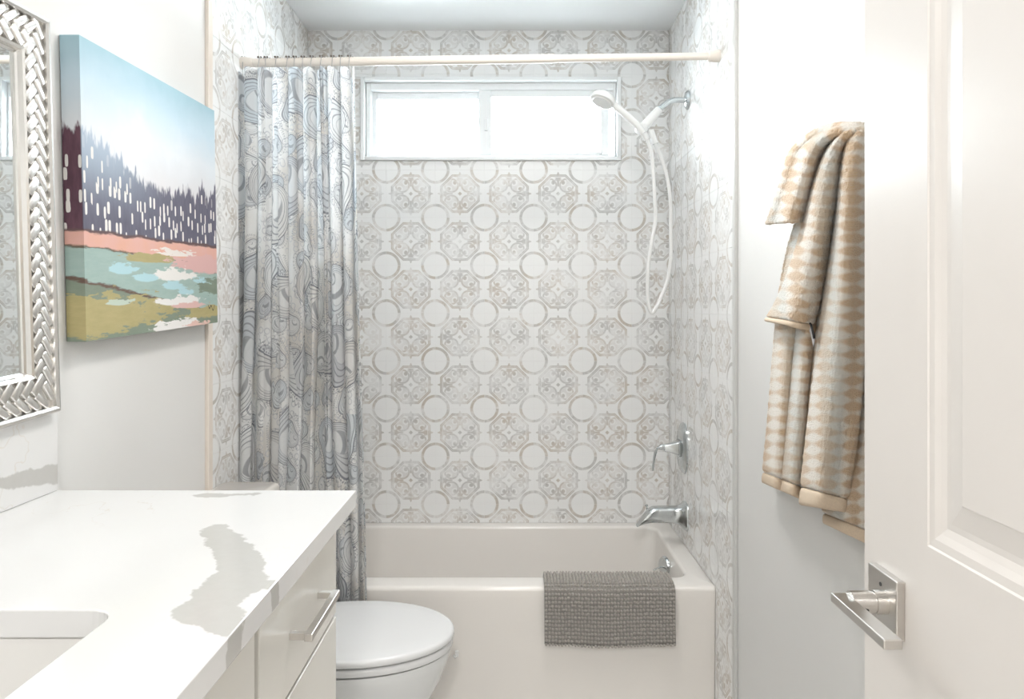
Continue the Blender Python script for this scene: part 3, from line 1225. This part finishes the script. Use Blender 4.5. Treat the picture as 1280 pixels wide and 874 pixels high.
# tub spout
sy, sz = 2.775, 0.530
sp = thing('tub_spout', 'chrome tub spout with a flared base above the bathtub', 'faucet', (0.646, sy, sz))
bm = BM()
rings = []
prof = [(0.0, 0.0, 0.042, 0.052), (-0.006, 0.0, 0.042, 0.052), (-0.016, 0.0, 0.034, 0.042), (-0.032, 0.004, 0.026, 0.031),
        (-0.06, 0.007, 0.026, 0.0285), (-0.10, 0.008, 0.026, 0.0275), (-0.125, 0.006, 0.026, 0.0275), (-0.145, 0.000, 0.025, 0.0275),
        (-0.160, -0.010, 0.024, 0.0265), (-0.170, -0.020, 0.023, 0.025)]
for i, (x, z, w, h) in enumerate(prof):
    tilt = max(0.0, (-x - 0.125) / 0.053) * 0.85
    ring = []
    for q in rrect(-w, w, -h, h, min(w, h) * 0.55, 0, 4):
        ring.append(Vector((x + q.y * math.sin(tilt) * 0.9, q.x, z + q.y * math.cos(tilt))))
    rings.append(ring)
ring_loft(bm, rings)
obj('spout_body', bm, M['chrome'], sp, True, 45)
bm = BM()
add_lathe(bm, [(0.004, 0.0), (0.004, 0.004), (0.0025, 0.005), (0.0025, 0.012), (0.006, 0.013), (0.006, 0.018), (0.0, 0.019)],
          (-0.145, 0, 0.024), (-0.2, 0, 1), 12)
obj('diverter_knob', bm, M['chrome'], sp, True, 40)

# ------------------------------------------------------------------ toilet
TCY = 1.995
toilet = thing('toilet', 'white toilet with closed lid between the vanity and the bathtub', 'toilet', (-0.45, TCY, 0))


def egg(xb, xf, w, z, n=56, sq=2.5, off=-0.45):
    """plan outline of the bowl: squarish at the back (xb), round at the front (xf)"""
    cx = xb + (xf - xb) * 0.46
    out = []
    for k in range(n):
        a = 2 * PI * k / n
        c, s = math.cos(a), math.sin(a)
        ex = 2.0 if c >= 0 else sq
        rx = (xf - cx) if c >= 0 else (cx - xb)
        out.append(Vector((cx + rx * math.copysign(abs(c) ** (2 / ex), c) - off,
                           w * math.copysign(abs(s) ** (2 / ex), s), z)))
    return out


rings = [egg(-0.64, -0.30, 0.11, 0.0), egg(-0.64, -0.30, 0.11, 0.02), egg(-0.645, -0.29, 0.105, 0.10), egg(-0.655, -0.262, 0.115, 0.18),
         egg(-0.66, -0.222, 0.145, 0.26), egg(-0.665, -0.19, 0.170, 0.32), egg(-0.665, -0.172, 0.184, 0.37), egg(-0.665, -0.166, 0.189, 0.392),
         egg(-0.664, -0.168, 0.187, 0.398)]
obj('bowl', ring_loft(BM(), rings), M['ceramic'], toilet, True, 50)


def slab(xb, xf, w, z0, z1, r, dome=0.0, sq=2.5):
    rg = [egg(xb + r, xf - r, w - r, z0, sq=sq)]
    for k in range(1, 4):
        a = PI / 2 * k / 3
        rg.append(egg(xb + r - r * math.sin(a), xf - r + r * math.sin(a), w - r + r * math.sin(a), z0 + r * 0.5 * (1 - math.cos(a)), sq=sq))
    for k in range(0, 5):
        a = PI / 2 * k / 4
        q = r * (1 - math.cos(a))
        rg.append(egg(xb + q, xf - q, w - q, z1 - r + r * math.sin(a), sq=sq))
    if dome:
        for f in (0.25, 0.5, 0.75, 0.95):
            rg.append(egg(xb + r + (0.21) * f, xf - r - 0.23 * f, (w - r) * (1 - f) + 0.002, z1 + dome * (1 - (1 - f) ** 2), sq=sq))
    return ring_loft(BM(), rg)


seat = obj('seat', slab(-0.645, -0.160, 0.192, 0.403, 0.4225, 0.007), M['seat'], toilet, True, 60)
lid = obj('lid', slab(-0.650, -0.157, 0.194, 0.4255, 0.446, 0.010, 0.004), M['seat'], toilet, True, 60)
for s in (-1, 1):
    bm = BM()
    add_lathe(bm, [(0.014, -0.024), (0.016, -0.02), (0.016, 0.02), (0.014, 0.024)], (-0.648 + 0.45, s * 0.075, 0.418), (0, 1, 0), 18)
    obj('hinge', bm, M['seat'], toilet, True, 40)
for s in (-1, 1):
    bm = add_box(BM(), (0.16, s * 0.12 - 0.012, 0.3975), (0.19, s * 0.12 + 0.012, 0.4035), 0.002)
    obj('bumper', bm, M['gap'], toilet)
# pedestal back and tank
rings = [rrect(-0.655 + 0.45, -0.60 + 0.45, -0.105, 0.105, 0.02, z) for z in (0.0, 0.3)]
bm = BM()
rings = [rrect(-0.842 + 0.45, -0.60 + 0.45, -w, w, 0.03, z) for z, w in ((0.02, 0.10), (0.2, 0.11), (0.34, 0.15), (0.40, 0.17))]
ring_loft(bm, rings)
obj('pedestal', bm, M['ceramic'], toilet, True, 50)
bm = BM()
rings = [rrect(-0.846 + 0.45, x + 0.45, -w, w, 0.03, z, 5) for z, x, w in ((0.401, -0.705, 0.155), (0.42, -0.695, 0.165), (0.60, -0.692, 0.168), (0.765, -0.690, 0.170))]
ring_loft(bm, rings)
obj('tank', bm, M['tank'], toilet, True, 50)
bm = BM()
rings = [rrect(-0.848 + 0.45 + q, -0.676 + 0.45 - q, -0.180 + q, 0.180 - q, 0.022, z, 5) for z, q in
         ((0.765, 0.004), (0.767, 0.0), (0.788, 0.0), (0.795, 0.003), (0.798, 0.009))]
ring_loft(bm, rings)
obj('tank_lid', bm, M['tank'], toilet, True, 50)
bm = BM()
add_lathe(bm, [(0.012, 0), (0.012, 0.008), (0.006, 0.012), (0.006, 0.02)], (-0.69 + 0.45, -0.13, 0.70), (1, 0, 0), 14)
add_tube(bm, [Vector((-0.222, -0.13, 0.70)), Vector((-0.215, -0.09, 0.695)), Vector((-0.217, -0.05, 0.69))], [0.006, 0.005, 0.006], 10)
obj('flush_lever', bm, M['chrome'], toilet, True, 50)
# small clear plastic hook stuck to the tub apron beside the toilet
hk = thing('adhesive_hook', 'tiny clear plastic hook stuck on the tub apron beside the toilet', 'hook', tuple(px(571, 818, 2.370)))
bm = BM()
add_box(bm, (-0.006, -0.001, -0.010), (0.006, 0.006, 0.010), 0.002)
obj('pad', bm, M['white'], hk)
bm = BM()
add_tube(bm, catmull([Vector((0, 0, -0.004)), Vector((-0.004, -0.012, -0.006)), Vector((-0.008, -0.016, 0.0)), Vector((-0.009, -0.016, 0.006))], 4), 0.0022, 8)
obj('prong', bm, M['white'], hk, True)

# ------------------------------------------------------------------ vanity
VY0, VY1 = 0.10, 1.358
FX = -0.322                       # face of the drawer fronts
van = thing('vanity_cabinet', 'white vanity cabinet with slab drawer fronts and bar pulls', 'cabinet', (-0.6, 0.73, 0))
vo_ = Vector((0.6, -0.73, 0))


def vbox(mn, mx, bev=0.0, seg=2):
    return add_box(BM(), Vector(mn) + vo_, Vector(mx) + vo_, bev, seg)


bm = BM()
o_ = vo_
for a, b in (((XL + 0.004, VY0, 0.10), (FX - 0.021, VY0 + 0.018, 0.934)), ((XL + 0.004, VY1 - 0.018, 0.10), (FX - 0.021, VY1, 0.934)),
             ((XL + 0.004, VY0 + 0.018, 0.10), (FX - 0.021, VY1 - 0.018, 0.118)), ((XL + 0.004, VY0 + 0.018, 0.118), (XL + 0.012, VY1 - 0.018, 0.934)),
             ((FX - 0.04, VY0 + 0.018, 0.915), (FX - 0.021, VY1 - 0.018, 0.934)), ((FX - 0.04, 0.925, 0.118), (FX - 0.021, 0.943, 0.915)),
             ((FX - 0.04, 0.943, 0.118), (FX - 0.026, VY1 - 0.018, 0.915)), ((FX - 0.04, VY0 + 0.018, 0.118), (FX - 0.026, 0.925, 0.915))):
    add_box(bm, Vector(a) + o_, Vector(b) + o_)
obj('carcass', bm, M['cab'], van)
obj('toe_kick', vbox((XL + 0.05, VY0, 0.0), (FX - 0.09, VY1, 0.10)), M['kick'], van)


def pull(parent, y0, y1, z0, z1, horiz=True):
    """square bar pull with two posts"""
    bm = BM()
    X0, X1 = -0.300, -0.288
    if horiz:
        zc = (z0 + z1) / 2
        add_box(bm, Vector((X0, y0, zc - 0.0055)) + vo_, Vector((X1, y1, zc + 0.0055)) + vo_, 0.0012)
        for y in (y0 + 0.004, y1 - 0.014):
            add_box(bm, Vector((FX - 0.0005, y, zc - 0.005)) + vo_, Vector((X0 + 0.001, y + 0.010, zc + 0.005)) + vo_, 0.0008)
    else:
        yc = (y0 + y1) / 2
        add_box(bm, Vector((X0, yc - 0.0055, z0)) + vo_, Vector((X1, yc + 0.0055, z1)) + vo_, 0.0012)
        for z in (z0 + 0.004, z1 - 0.014):
            add_box(bm, Vector((FX - 0.0005, yc - 0.005, z)) + vo_, Vector((X0 + 0.001, yc + 0.005, z + 0.010)) + vo_, 0.0008)
    return obj('handle', bm, M['nickel'], parent)


for z0, z1, hz in ((0.748, 0.930, 0.828), (0.436, 0.741, 0.60), (0.122, 0.430, 0.29)):
    d = obj('drawer', vbox((FX - 0.02, 0.945, z0), (FX, VY1 - 0.002, z1), 0.0015), M['cab'], van)
    pull(d, 1.068, 1.240, hz - 0.005, hz + 0.005)
for y0, y1, hy in ((0.532, 0.929, 0.565), (VY0 + 0.002, 0.528, 0.49)):
    d = obj('door', vbox((FX - 0.02, y0, 0.122), (FX, y1, 0.930), 0.0015), M['cab'], van)
    pull(d, hy - 0.01, hy + 0.01, 0.70, 0.86, False)

# worktop with the sink cut-out
CT, CB = 0.966, 0.935
wt = BM()
CX0, CX1, CY0, CY1 = XL + 0.002, -0.2895, 0.085, 1.374
SX0, SX1, SY0, SY1 = -0.745, -0.437, 0.36, 0.826


def plate_with_hole(bm, outer, inner, z0, z1):
    def loop(pts, z):
        vs = [bm.verts.new((p[0], p[1], z)) for p in pts]
        es = [bm.edges.new((vs[i], vs[(i + 1) % len(vs)])) for i in range(len(vs))]
        return vs, es
    o1, e1 = loop(outer, z1)
    i1, e2 = loop(inner, z1)
    bmesh.ops.triangle_fill(bm, use_beauty=True, edges=e1 + e2)
    o0, e3 = loop(outer, z0)
    i0, e4 = loop(inner, z0)
    bmesh.ops.triangle_fill(bm, use_beauty=True, edges=e3 + e4)
    for A, B in ((o0, o1), (i0, i1)):
        for k in range(len(A)):
            j = (k + 1) % len(A)
            bm.faces.new((A[k], A[j], B[j], B[k]))


outer = [(CX0, CY0), (CX1, CY0), (CX1, CY1), (CX0, CY1)]
inner = [(p.x, p.y) for p in rrect(SX0, SX1, SY0, SY1, 0.03, 0, 6)]
plate_with_hole(wt, outer, inner, CB, CT)
top = obj('worktop', wt, M['quartz'])
bv = top.modifiers.new('ease', 'BEVEL')
bv.width = 0.0015
bv.segments = 2
bv.limit_method = 'ANGLE'
tag(top, 'white quartz vanity worktop with a grey vein running to its edge', 'worktop')
spl = obj('splashback', add_box(BM(), (XL + 0.001, CY0, CT + 0.0005), (XL + 0.016, CY1, 1.20), 0.001), M['quartz'])
tag(spl, 'upright quartz splashback with a broad grey vein under the mirror', 'splashback')
# sink basin hung under the cut-out
bm = BM()
e = 0.006
rings = [rrect(SX0 - 0.02, SX1 + 0.02, SY0 - 0.02, SY1 + 0.02, 0.04, CB - 0.012), rrect(SX0 - 0.02, SX1 + 0.02, SY0 - 0.02, SY1 + 0.02, 0.04, CB - 0.0005),
         rrect(SX0 - e, SX1 + e, SY0 - e, SY1 + e, 0.034, CB - 0.0005)]
for z, q, r in ((0.93, -0.005, 0.035), (0.86, 0.003, 0.035), (0.82, 0.012, 0.04), (0.80, 0.028, 0.05), (0.793, 0.06, 0.05), (0.790, 0.12, 0.03)):
    rings.append(rrect(SX0 + q, SX1 - q, SY0 + q, SY1 - q, r, z))
rings2 = rings[::-1]
ring_loft(bm, rings, False, True)
sink = thing('sink', 'white rectangular undermount sink set in the quartz worktop', 'sink', (-0.59, 0.593, 0.79))
bmesh.ops.translate(bm, verts=bm.verts[:], vec=(0.59, -0.593, -0.79))
bs = obj('basin', bm, M['sink'], sink, True, 50)
so = bs.modifiers.new('thick', 'SOLIDIFY')
so.thickness = 0.008
so.offset = -1
bm = BM()
add_lathe(bm, [(0.024, 0.0), (0.024, 0.002), (0.020, 0.004), (0.0, 0.004)], (0, 0, 0.0015), (0, 0, 1), 24)
obj('drain', bm, M['chrome'], sink, True, 40)

# ------------------------------------------------------------------ mirror in a woven silver frame
mir = thing('wall_mirror', 'rectangular mirror in a wide silver frame embossed with a basket weave', 'mirror',
            (XL + 0.002, 1.058, 1.452), (0.047, 0, 0))
HW, HH, FWd = 0.282, 0.350, 0.080
bm = BM()
add_box(bm, (0.004, -HW + FWd - 0.006, -HH + FWd - 0.006), (0.016, HW - FWd + 0.006, HH - FWd + 0.006))
obj('glass', bm, M['mirror'], mir)


def mitre_frame(prof):
    """prof: (inset from the outer edge, height off the wall); one closed profile swept round the rectangle"""
    bm = BM()
    rings = []
    for s, t in ((-1, -1), (1, -1), (1, 1), (-1, 1)):
        rings.append([Vector((h, s * (HW - q), t * (HH - q))) for q, h in prof])
    vs = [[bm.verts.new(p) for p in r] for r in rings]
    n = len(prof)
    for i in range(4):
        j = (i + 1) % 4
        for k in range(n):
            l = (k + 1) % n
            bm.faces.new((vs[i][k], vs[j][k], vs[j][l], vs[i][l]))
    return bm


obj('frame_bed', mitre_frame([(0.001, 0.0), (0.001, 0.018), (0.012, 0.022), (0.066, 0.022), (0.066, 0.0)]), M['silver'], mir)
obj('outer_bead', mitre_frame([(-0.002, 0.0), (-0.002, 0.026), (0.001, 0.031), (0.006, 0.032), (0.010, 0.029), (0.011, 0.022), (0.011, 0.0)]), M['silver2'], mir, False)
obj('inner_bead', mitre_frame([(0.066, 0.0), (0.066, 0.026), (0.069, 0.029), (0.073, 0.027), (0.076, 0.020), (0.080, 0.018), (0.080, 0.0)]), M['silver2'], mir, False)
lm_in = bpy.data.meshes.new('weave_strip')
t = add_box(BM(), (-0.003, -0.0090, -0.0180), (0.0048, 0.0090, 0.0180), 0.0030, 2)
t.to_mesh(lm_in)
t.free()
lm_in.materials.append(M['silver'])
lm_in2 = bpy.data.meshes.new('weave_strip')
t = add_box(BM(), (-0.003, -0.0068, -0.0195), (0.0040, 0.0068, 0.0195), 0.0028, 2)
t.to_mesh(lm_in2)
t.free()
lm_in2.materials.append(M['silver2'])
for me_ in (lm_in, lm_in2):
    for p in me_.polygons:
        p.use_smooth = True


def strip(me_, y, z, rx):
    o = bpy.data.objects.new('weave_strip', me_)
    COL.objects.link(o)
    o.parent = mir
    o.location = (0.0235, y, z)
    o.rotation_euler = (rx, 0, 0)


PITCH = 0.0265
for side in range(4):
    L = HH if side % 2 == 0 else HW
    W = HW if side % 2 == 0 else HH
    n = int((L - 0.03) * 2 / PITCH)
    for k in range(n + 1):
        a = -(L - 0.03) + k * PITCH
        for q, mm, ang, sh_ in ((0.0525, lm_in, 0.78, 0.0), (0.0260, lm_in2, -0.62, 0.011)):
            aa = a + sh_
            if abs(aa) > L - q + 0.004:
                continue
            if side == 0:
                strip(mm, W - q, aa, -ang)
            elif side == 2:
                strip(mm, -(W - q), aa, ang)
            elif side == 1:
                strip(mm, aa, W - q, PI / 2 - ang)
            else:
                strip(mm, aa, -(W - q), PI / 2 + ang)

# ------------------------------------------------------------------ canvas picture
CW, CH, CT_ = 0.3175, 0.2900, 0.037
vs, fs, uvl = [], [], []


def cquad(pts, uv):
    i = len(vs)
    vs.extend(pts)
    fs.append((i, i + 1, i + 2, i + 3))
    uvl.extend(uv)


du, dv = CT_ / (2 * CW), CT_ / (2 * CH)
cquad([(CT_, -CW, -CH), (CT_, CW, -CH), (CT_, CW, CH), (CT_, -CW, CH)], [(0, 0), (1, 0), (1, 1), (0, 1)])
cquad([(0, -CW, -CH), (CT_, -CW, -CH), (CT_, -CW, CH), (0, -CW, CH)], [(-du, 0), (-0.001, 0), (-0.001, 1), (-du, 1)])
cquad([(CT_, CW, -CH), (0, CW, -CH), (0, CW, CH), (CT_, CW, CH)], [(1, 0), (1 + du, 0), (1 + du, 1), (1, 1)])
cquad([(CT_, -CW, CH), (CT_, CW, CH), (0, CW, CH), (0, -CW, CH)], [(0, 1), (1, 1), (1, 1 + dv), (0, 1 + dv)])
cquad([(0, -CW, -CH), (0, CW, -CH), (CT_, CW, -CH), (CT_, -CW, -CH)], [(0, -dv), (1, -dv), (1, 0), (0, 0)])
cquad([(0, -CW, -CH), (0, -CW, CH), (0, CW, CH), (0, CW, -CH)], [(0, 0), (0, 1), (1, 1), (1, 0)])
me = bpy.data.meshes.new('canvas_painting')
me.from_pydata(vs, [], fs)
lay = me.uv_layers.new(name='UVMap')
for i, lp in enumerate(me.loops):
    lay.data[i].uv = uvl[lp.vertex_index]
me.materials.append(M['art'])
cnv = obj('canvas_painting', me, M['art'], None, False, None, (XL + 0.002, 1.7305, 1.541), (0.041, 0, 0))
tag(cnv, 'abstract landscape on stretched canvas with dark trees, pink and green fields', 'painting')

# ------------------------------------------------------------------ door
DFX = 0.41
DY0, DY1, DT = 0.0, 0.867, 0.035
door = struct(thing('door_1', 'open white panelled door with a satin nickel lever', 'door', (DFX, DY0, 0)))
del door['category']
ST = 0.131                        # stile width
# panels: local y from hinge (0) to latch edge, z heights
pan = [(ST, DY1 - ST, 1.066, 1.91), (ST, DY1 - ST, 0.24, 0.80)]
bm = BM()
add_box(bm, (0, 0, 0.012), (DT, ST, 2.03))
add_box(bm, (0, DY1 - ST, 0.012), (DT, DY1, 2.03))
zz = [0.012, 0.24, 0.80, 1.066, 1.91, 2.03]
for a, b in ((0, 1), (2, 3), (4, 5)):
    add_box(bm, (0, ST, zz[a]), (DT, DY1 - ST, zz[b]))
bmesh.ops.remove_doubles(bm, verts=bm.verts[:], dist=1e-5)
obj('stile_and_rail_frame', bm, M['door'], door)
for (y0, y1, z0, z1) in pan:
    # sticking: moulded slope from the face down into the recess, on both faces
    bm = BM()
    for face, s in ((0.0, 1), (DT, -1)):
        prof = [(0.0, 0.0), (0.002, 0.0012), (0.010, 0.0018), (0.017, 0.0042), (0.024, 0.0060), (0.026, 0.0062)]
        rings = [[Vector((face + s * h, y0 + q, z0 + q)), Vector((face + s * h, y1 - q, z0 + q)),
                  Vector((face + s * h, y1 - q, z1 - q)), Vector((face + s * h, y0 + q, z1 - q))] for q, h in prof]
        ring_loft(bm, rings, False, False)
    obj('moulding', bm, M['door'], door)
    bm = BM()
    for face, s in ((0.0, 1), (DT, -1)):
        prof = [(0.024, 0.0060), (0.030, 0.0060), (0.052, 0.0030), (0.0535, 0.0022)]
        rings = [[Vector((face + s * h, y0 + q, z0 + q)), Vector((face + s * h, y1 - q, z0 + q)),
                  Vector((face + s * h, y1 - q, z1 - q)), Vector((face + s * h, y0 + q, z1 - q))] for q, h in prof]
        ring_loft(bm, rings, False, True)
    obj('raised_panel', bm, M['door'], door)
for z in (0.22, 1.02, 1.82):
    bm = BM()
    add_lathe(bm, [(0.006, 0), (0.006, 0.09)], (DT + 0.006, -0.004, z), (0, 0, 1), 12)
    obj('hinge', bm, M['nickel'], door, True, 40)
# lever set on the room face (towards -x)
lev = BM()
LY, LZ = 0.808, 0.984
ros = obj('rosette', add_box(BM(), (-0.0095, LY - 0.031, LZ - 0.031), (0.0, LY + 0.031, LZ + 0.031), 0.0012), M['nickel'], door)
bm = BM()
add_lathe(bm, [(0.0022, 0.0), (0.0022, 0.0006), (0.0, 0.0006)], (-0.0096, LY + 0.002, LZ + 0.017), (-1, 0, 0), 12)
obj('privacy_hole', bm, M['dark'], ros)
bm = BM()
add_lathe(bm, [(0.0125, 0.0), (0.0125, 0.012), (0.0108, 0.0122), (0.0108, 0.0145), (0.0118, 0.0147), (0.0118, 0.037)], (-0.0095, LY - 0.006, 0.9845), (-1, 0, 0), 28)
obj('lever_neck', bm, M['nickel'], ros, True, 40)
bm = BM()
add_lathe(bm, [(0.0016, 0.0), (0.0016, 0.0005), (0.0, 0.0005)], (-0.033, LY - 0.0175, 0.9800), (0, -1, -0.2), 10)
obj('set_screw', bm, M['dark'], ros)
obj('lever_bar', add_box(BM(), (-0.063, 0.696, 0.9810), (-0.045, 0.813, 0.9908), 0.0012), M['nickel'], ros)

# ------------------------------------------------------------------ towel on a wall hook behind the door
tow = thing('bath_towel', 'tan and cream patterned terry towel hung in folds behind the door', 'towel', (0.60, 1.45, 0.86))
to = -Vector((0.60, 1.45, 0.86))


def interp(tab, f):
    n = len(tab) - 1
    i = min(n - 1, int(f * n))
    g = f * n - i
    P = [tab[max(0, i - 1)], tab[i], tab[i + 1], tab[min(n, i + 2)]]
    out = []
    for k in range(len(tab[0])):
        a, b, c, d = (q[k] for q in P)
        out.append(0.5 * ((2 * b) + (c - a) * g + (2 * a - 5 * b + 4 * c - d) * g * g + (3 * b - a - 3 * c + d) * g ** 3))
    return out


TERRY = bpy.data.textures.new('terry_loops', 'CLOUDS')
TERRY.noise_scale = 0.006
TERRY.noise_depth = 2


def sheet(lt, rt, bulge, waves, hem, seed, u_off, nrow=46, ncol=30, wamp=0.006):
    """lt / rt: side outlines as (u, v, X); surface bulges off the wall with soft folds"""
    rn = random.Random(seed)
    ph = rn.uniform(0, 6)
    rows, uvs = [], []
    for i in range(nrow + 1):
        f = i / nrow
        l, r = interp(lt, f), interp(rt, f)
        row, ru = [], []
        for j in range(ncol + 1):
            s = j / ncol
            u = l[0] + (r[0] - l[0]) * s
            v = l[1] + (r[1] - l[1]) * s
            X = l[2] + (r[2] - l[2]) * s - bulge * math.sin(PI * s) ** 0.8 * (0.35 + 0.65 * min(1, f * 2.5)) \
                + wamp * math.sin(2 * PI * waves * s + ph + f) * min(1, f * 3)
            p = pw(u, v, X) + to
            row.append(p)
            ru.append(((u - 1000 + u_off) / 640.0, v / 700.0))
        rows.append(row)
        uvs.append(ru)
    nh = 2 if hem else 0
    body = grid_mesh('terry_fold', rows[:nrow + 1 - nh], uvs[:nrow + 1 - nh])
    o = obj('terry_fold', body, M['towel'], tow, True)
    md = o.modifiers.new('thick', 'SOLIDIFY')
    md.thickness = 0.012
    md.offset = 0
    md.use_even_offset = False
    sb = o.modifiers.new('soft', 'SUBSURF')
    sb.levels = sb.render_levels = 2
    dp = o.modifiers.new('terry', 'DISPLACE')
    dp.texture = TERRY
    dp.strength = 0.005
    dp.mid_level = 0.5
    if hem:
        h = grid_mesh('hem', rows[nrow - nh:], uvs[nrow - nh:])
        q = obj('hem', h, M['hem'], o, True)
        md = q.modifiers.new('thick', 'SOLIDIFY')
        md.thickness = 0.011
        md.offset = 0
        sb = q.modifiers.new('soft', 'SUBSURF')
        sb.levels = sb.render_levels = 1
    return o


# back right fold, running on behind the door
sheet([(1060, 172, .600), (1050, 235, .607), (1046, 320, .610), (1042, 430, .612), (1033, 560, .615), (1030, 655, .615)],
      [(1092, 162, .622), (1096, 235, .628), (1098, 320, .630), (1100, 430, .632), (1104, 560, .632), (1108, 692, .632)], 0.020, 1.5, True, 1, 3)
# left back fold
sheet([(1012, 240, .612), (990, 295, .616), (977, 350, .617), (969, 420, .618), (962, 510, .618), (953, 604, .618)],
      [(1046, 220, .600), (1038, 295, .604), (1032, 350, .605), (1026, 420, .606), (1016, 520, .606), (1008, 628, .606)], 0.018, 2.5, True, 2, 0, wamp=0.009)
# front centre fold
sheet([(1070, 166, .598), (1056, 176, .592), (1050, 205, .590), (1044, 260, .590), (1028, 400, .592), (1014, 510, .593), (1000, 632, .594)],
      [(1088, 159, .612), (1086, 172, .608), (1084, 205, .606), (1083, 290, .606), (1079, 430, .606), (1070, 545, .602), (1056, 641, .598)], 0.036, 1.2, True, 3, 8)
# middle flap with rolled hem
sheet([(1066, 166, .588), (1050, 172, .585), (1028, 196, .590), (1011, 244, .594), (1003, 290, .594), (986, 342, .597), (971, 378, .598), (956, 402, .598)],
      [(1074, 163, .594), (1058, 173, .584), (1051, 192, .580), (1047, 230, .578), (1038, 292, .578), (1031, 335, .580), (1023, 375, .581), (1013, 413, .582)],
      0.036, 0.8, True, 4, 15)
# short upper flap thrown over the top
sheet([(1084, 158, .612), (1052, 156, .606), (1020, 164, .603), (990, 188, .602), (979, 219, .602), (967, 257, .602), (958, 281, .602)],
      [(1084, 168, .596), (1060, 168, .582), (1041, 174, .572), (1031, 187, .568), (1023, 209, .567), (1013, 244, .569), (1003, 277, .574)],
      0.026, 1.6, False, 5, 24, 34, 26, wamp=0.011)
# top over the hook
bm = BM()
tops = [pw(1030, 172, .600), pw(1045, 166, .592), pw(1060, 165, .590), pw(1076, 167, .600), pw(1090, 172, .612)]
add_tube(bm, catmull([p + to for p in tops], 6), [0.012 + 0.010 * math.sin(PI * k / 24) for k in range(25)], 14)
# care tag and dark hanging loop
tp = pw(1016, 408, .570) + to
bm = BM()
ring = catmull([tp + Vector((0, 0.010, 0.004)), tp + Vector((-0.002, 0.0, 0.0)), tp + Vector((-0.004, -0.012, -0.010)), tp + Vector((-0.002, -0.014, -0.024))], 6)
rows = [[p + Vector((0, 0.0, 0)), p + Vector((0.0, 0.004, -0.008)), p + Vector((0.001, 0.010, -0.014))] for p in ring]
g = obj('care_tag', grid_mesh('care_tag', rows), M['care'], tow, True)
md = g.modifiers.new('thick', 'SOLIDIFY')
md.thickness = 0.0012
bm2 = BM()
add_tube(bm2, [p + Vector((-0.0015, -0.001, 0.001)) for p in ring], 0.0022, 8)
obj('hanging_loop', bm2, M['loop'], tow, True)
bm.free()
hkp = thing('towel_hook', 'satin nickel wall hook holding the patterned towel', 'hook', (XR, 1.37, 1.60))
bm = BM()
add_lathe(bm, [(0.022, 0), (0.022, 0.005), (0.018, 0.007)], (0, 0, 0), (-1, 0, 0), 24)
obj('backplate', bm, M['nickel'], hkp, True, 40)
bm = BM()
add_tube(bm, catmull([Vector((-0.005, 0, 0)), Vector((-0.03, 0, -0.006)), Vector((-0.046, 0, 0.006)), Vector((-0.05, 0, 0.022))], 6), 0.006, 12)
obj('prong', bm, M['nickel'], hkp, True, 40)

# ------------------------------------------------------------------ added fill lamps (unseen, above and behind the view)


def area_lamp(name, loc, rot, size, watts, col, parent, size_y=None):
    d = bpy.data.lights.new(name, 'AREA')
    d.shape = 'RECTANGLE' if size_y else 'DISK'
    d.size = size
    if size_y:
        d.size_y = size_y
    d.energy = watts
    d.color = col
    o = bpy.data.objects.new(name, d)
    COL.objects.link(o)
    o.parent = parent
    o.location = loc
    o.rotation_euler = rot
    return o


def ceiling_fill_lamp(label, loc, r, watts):
    t = thing('ceiling_fill_lamp', label, 'lamp', loc)
    bm = BM()
    add_lathe(bm, [(r, 0.0), (r, 0.02), (r * 0.97, 0.028)], (0, 0, 0), (0, 0, -1), 40)
    obj('lamp_base', bm, M['white'], t, True, 40)
    bm = BM()
    add_lathe(bm, [(r * 0.95, 0.026), (r * 0.93, 0.045), (r * 0.8, 0.065), (r * 0.5, 0.078), (0.0, 0.083)], (0, 0, 0), (0, 0, -1), 40)
    obj('diffuser', bm, M['lamp'], t, True, 40)
    area_lamp('fill_light', (0, 0, -0.09), (0, 0, 0), r * 1.8, watts, (1.0, 0.985, 0.965), t)


ceiling_fill_lamp('round frosted ceiling lamp added as unseen fill over the bathroom floor', (0.05, 1.72, ZC), 0.17, CEILING_FILL_W)  # unseen lamp added to brighten the tub alcove
ceiling_fill_lamp('round frosted ceiling lamp added as unseen fill in the hall behind the doorway', (0.0, -1.0, ZC), 0.19, HALL_FILL_W)  # added behind the camera to light tub and back wall from the front
vl = thing('vanity_fill_light', 'three-globe light added as unseen fill on the wall over the mirror', 'lamp', (XL, 0.95, 2.05))  # unseen light added to brighten the door side
obj('backplate', add_box(BM(), (0, -0.25, -0.05), (0.02, 0.25, 0.05), 0.004), M['nickel'], vl)
for y in (-0.18, 0.0, 0.18):
    bm = BM()
    add_lathe(bm, [(0.012, 0), (0.012, 0.06)], (0.02, y, 0), (1, 0, 0), 12)
    obj('stem', bm, M['nickel'], vl, True, 40)
    bm = BM()
    t = bmesh.new()
    bmesh.ops.create_uvsphere(t, u_segments=20, v_segments=14, radius=0.05)
    merge(bm, t, Matrix.Translation((0.12, y, 0)))
    obj('globe', bm, M['lamp'], vl, True)
area_lamp('fill_light', (0.18, 0, 0), (0, -PI / 2, 0), 0.1, VANITY_FILL_W, (1.0, 0.965, 0.93), vl, 0.45)
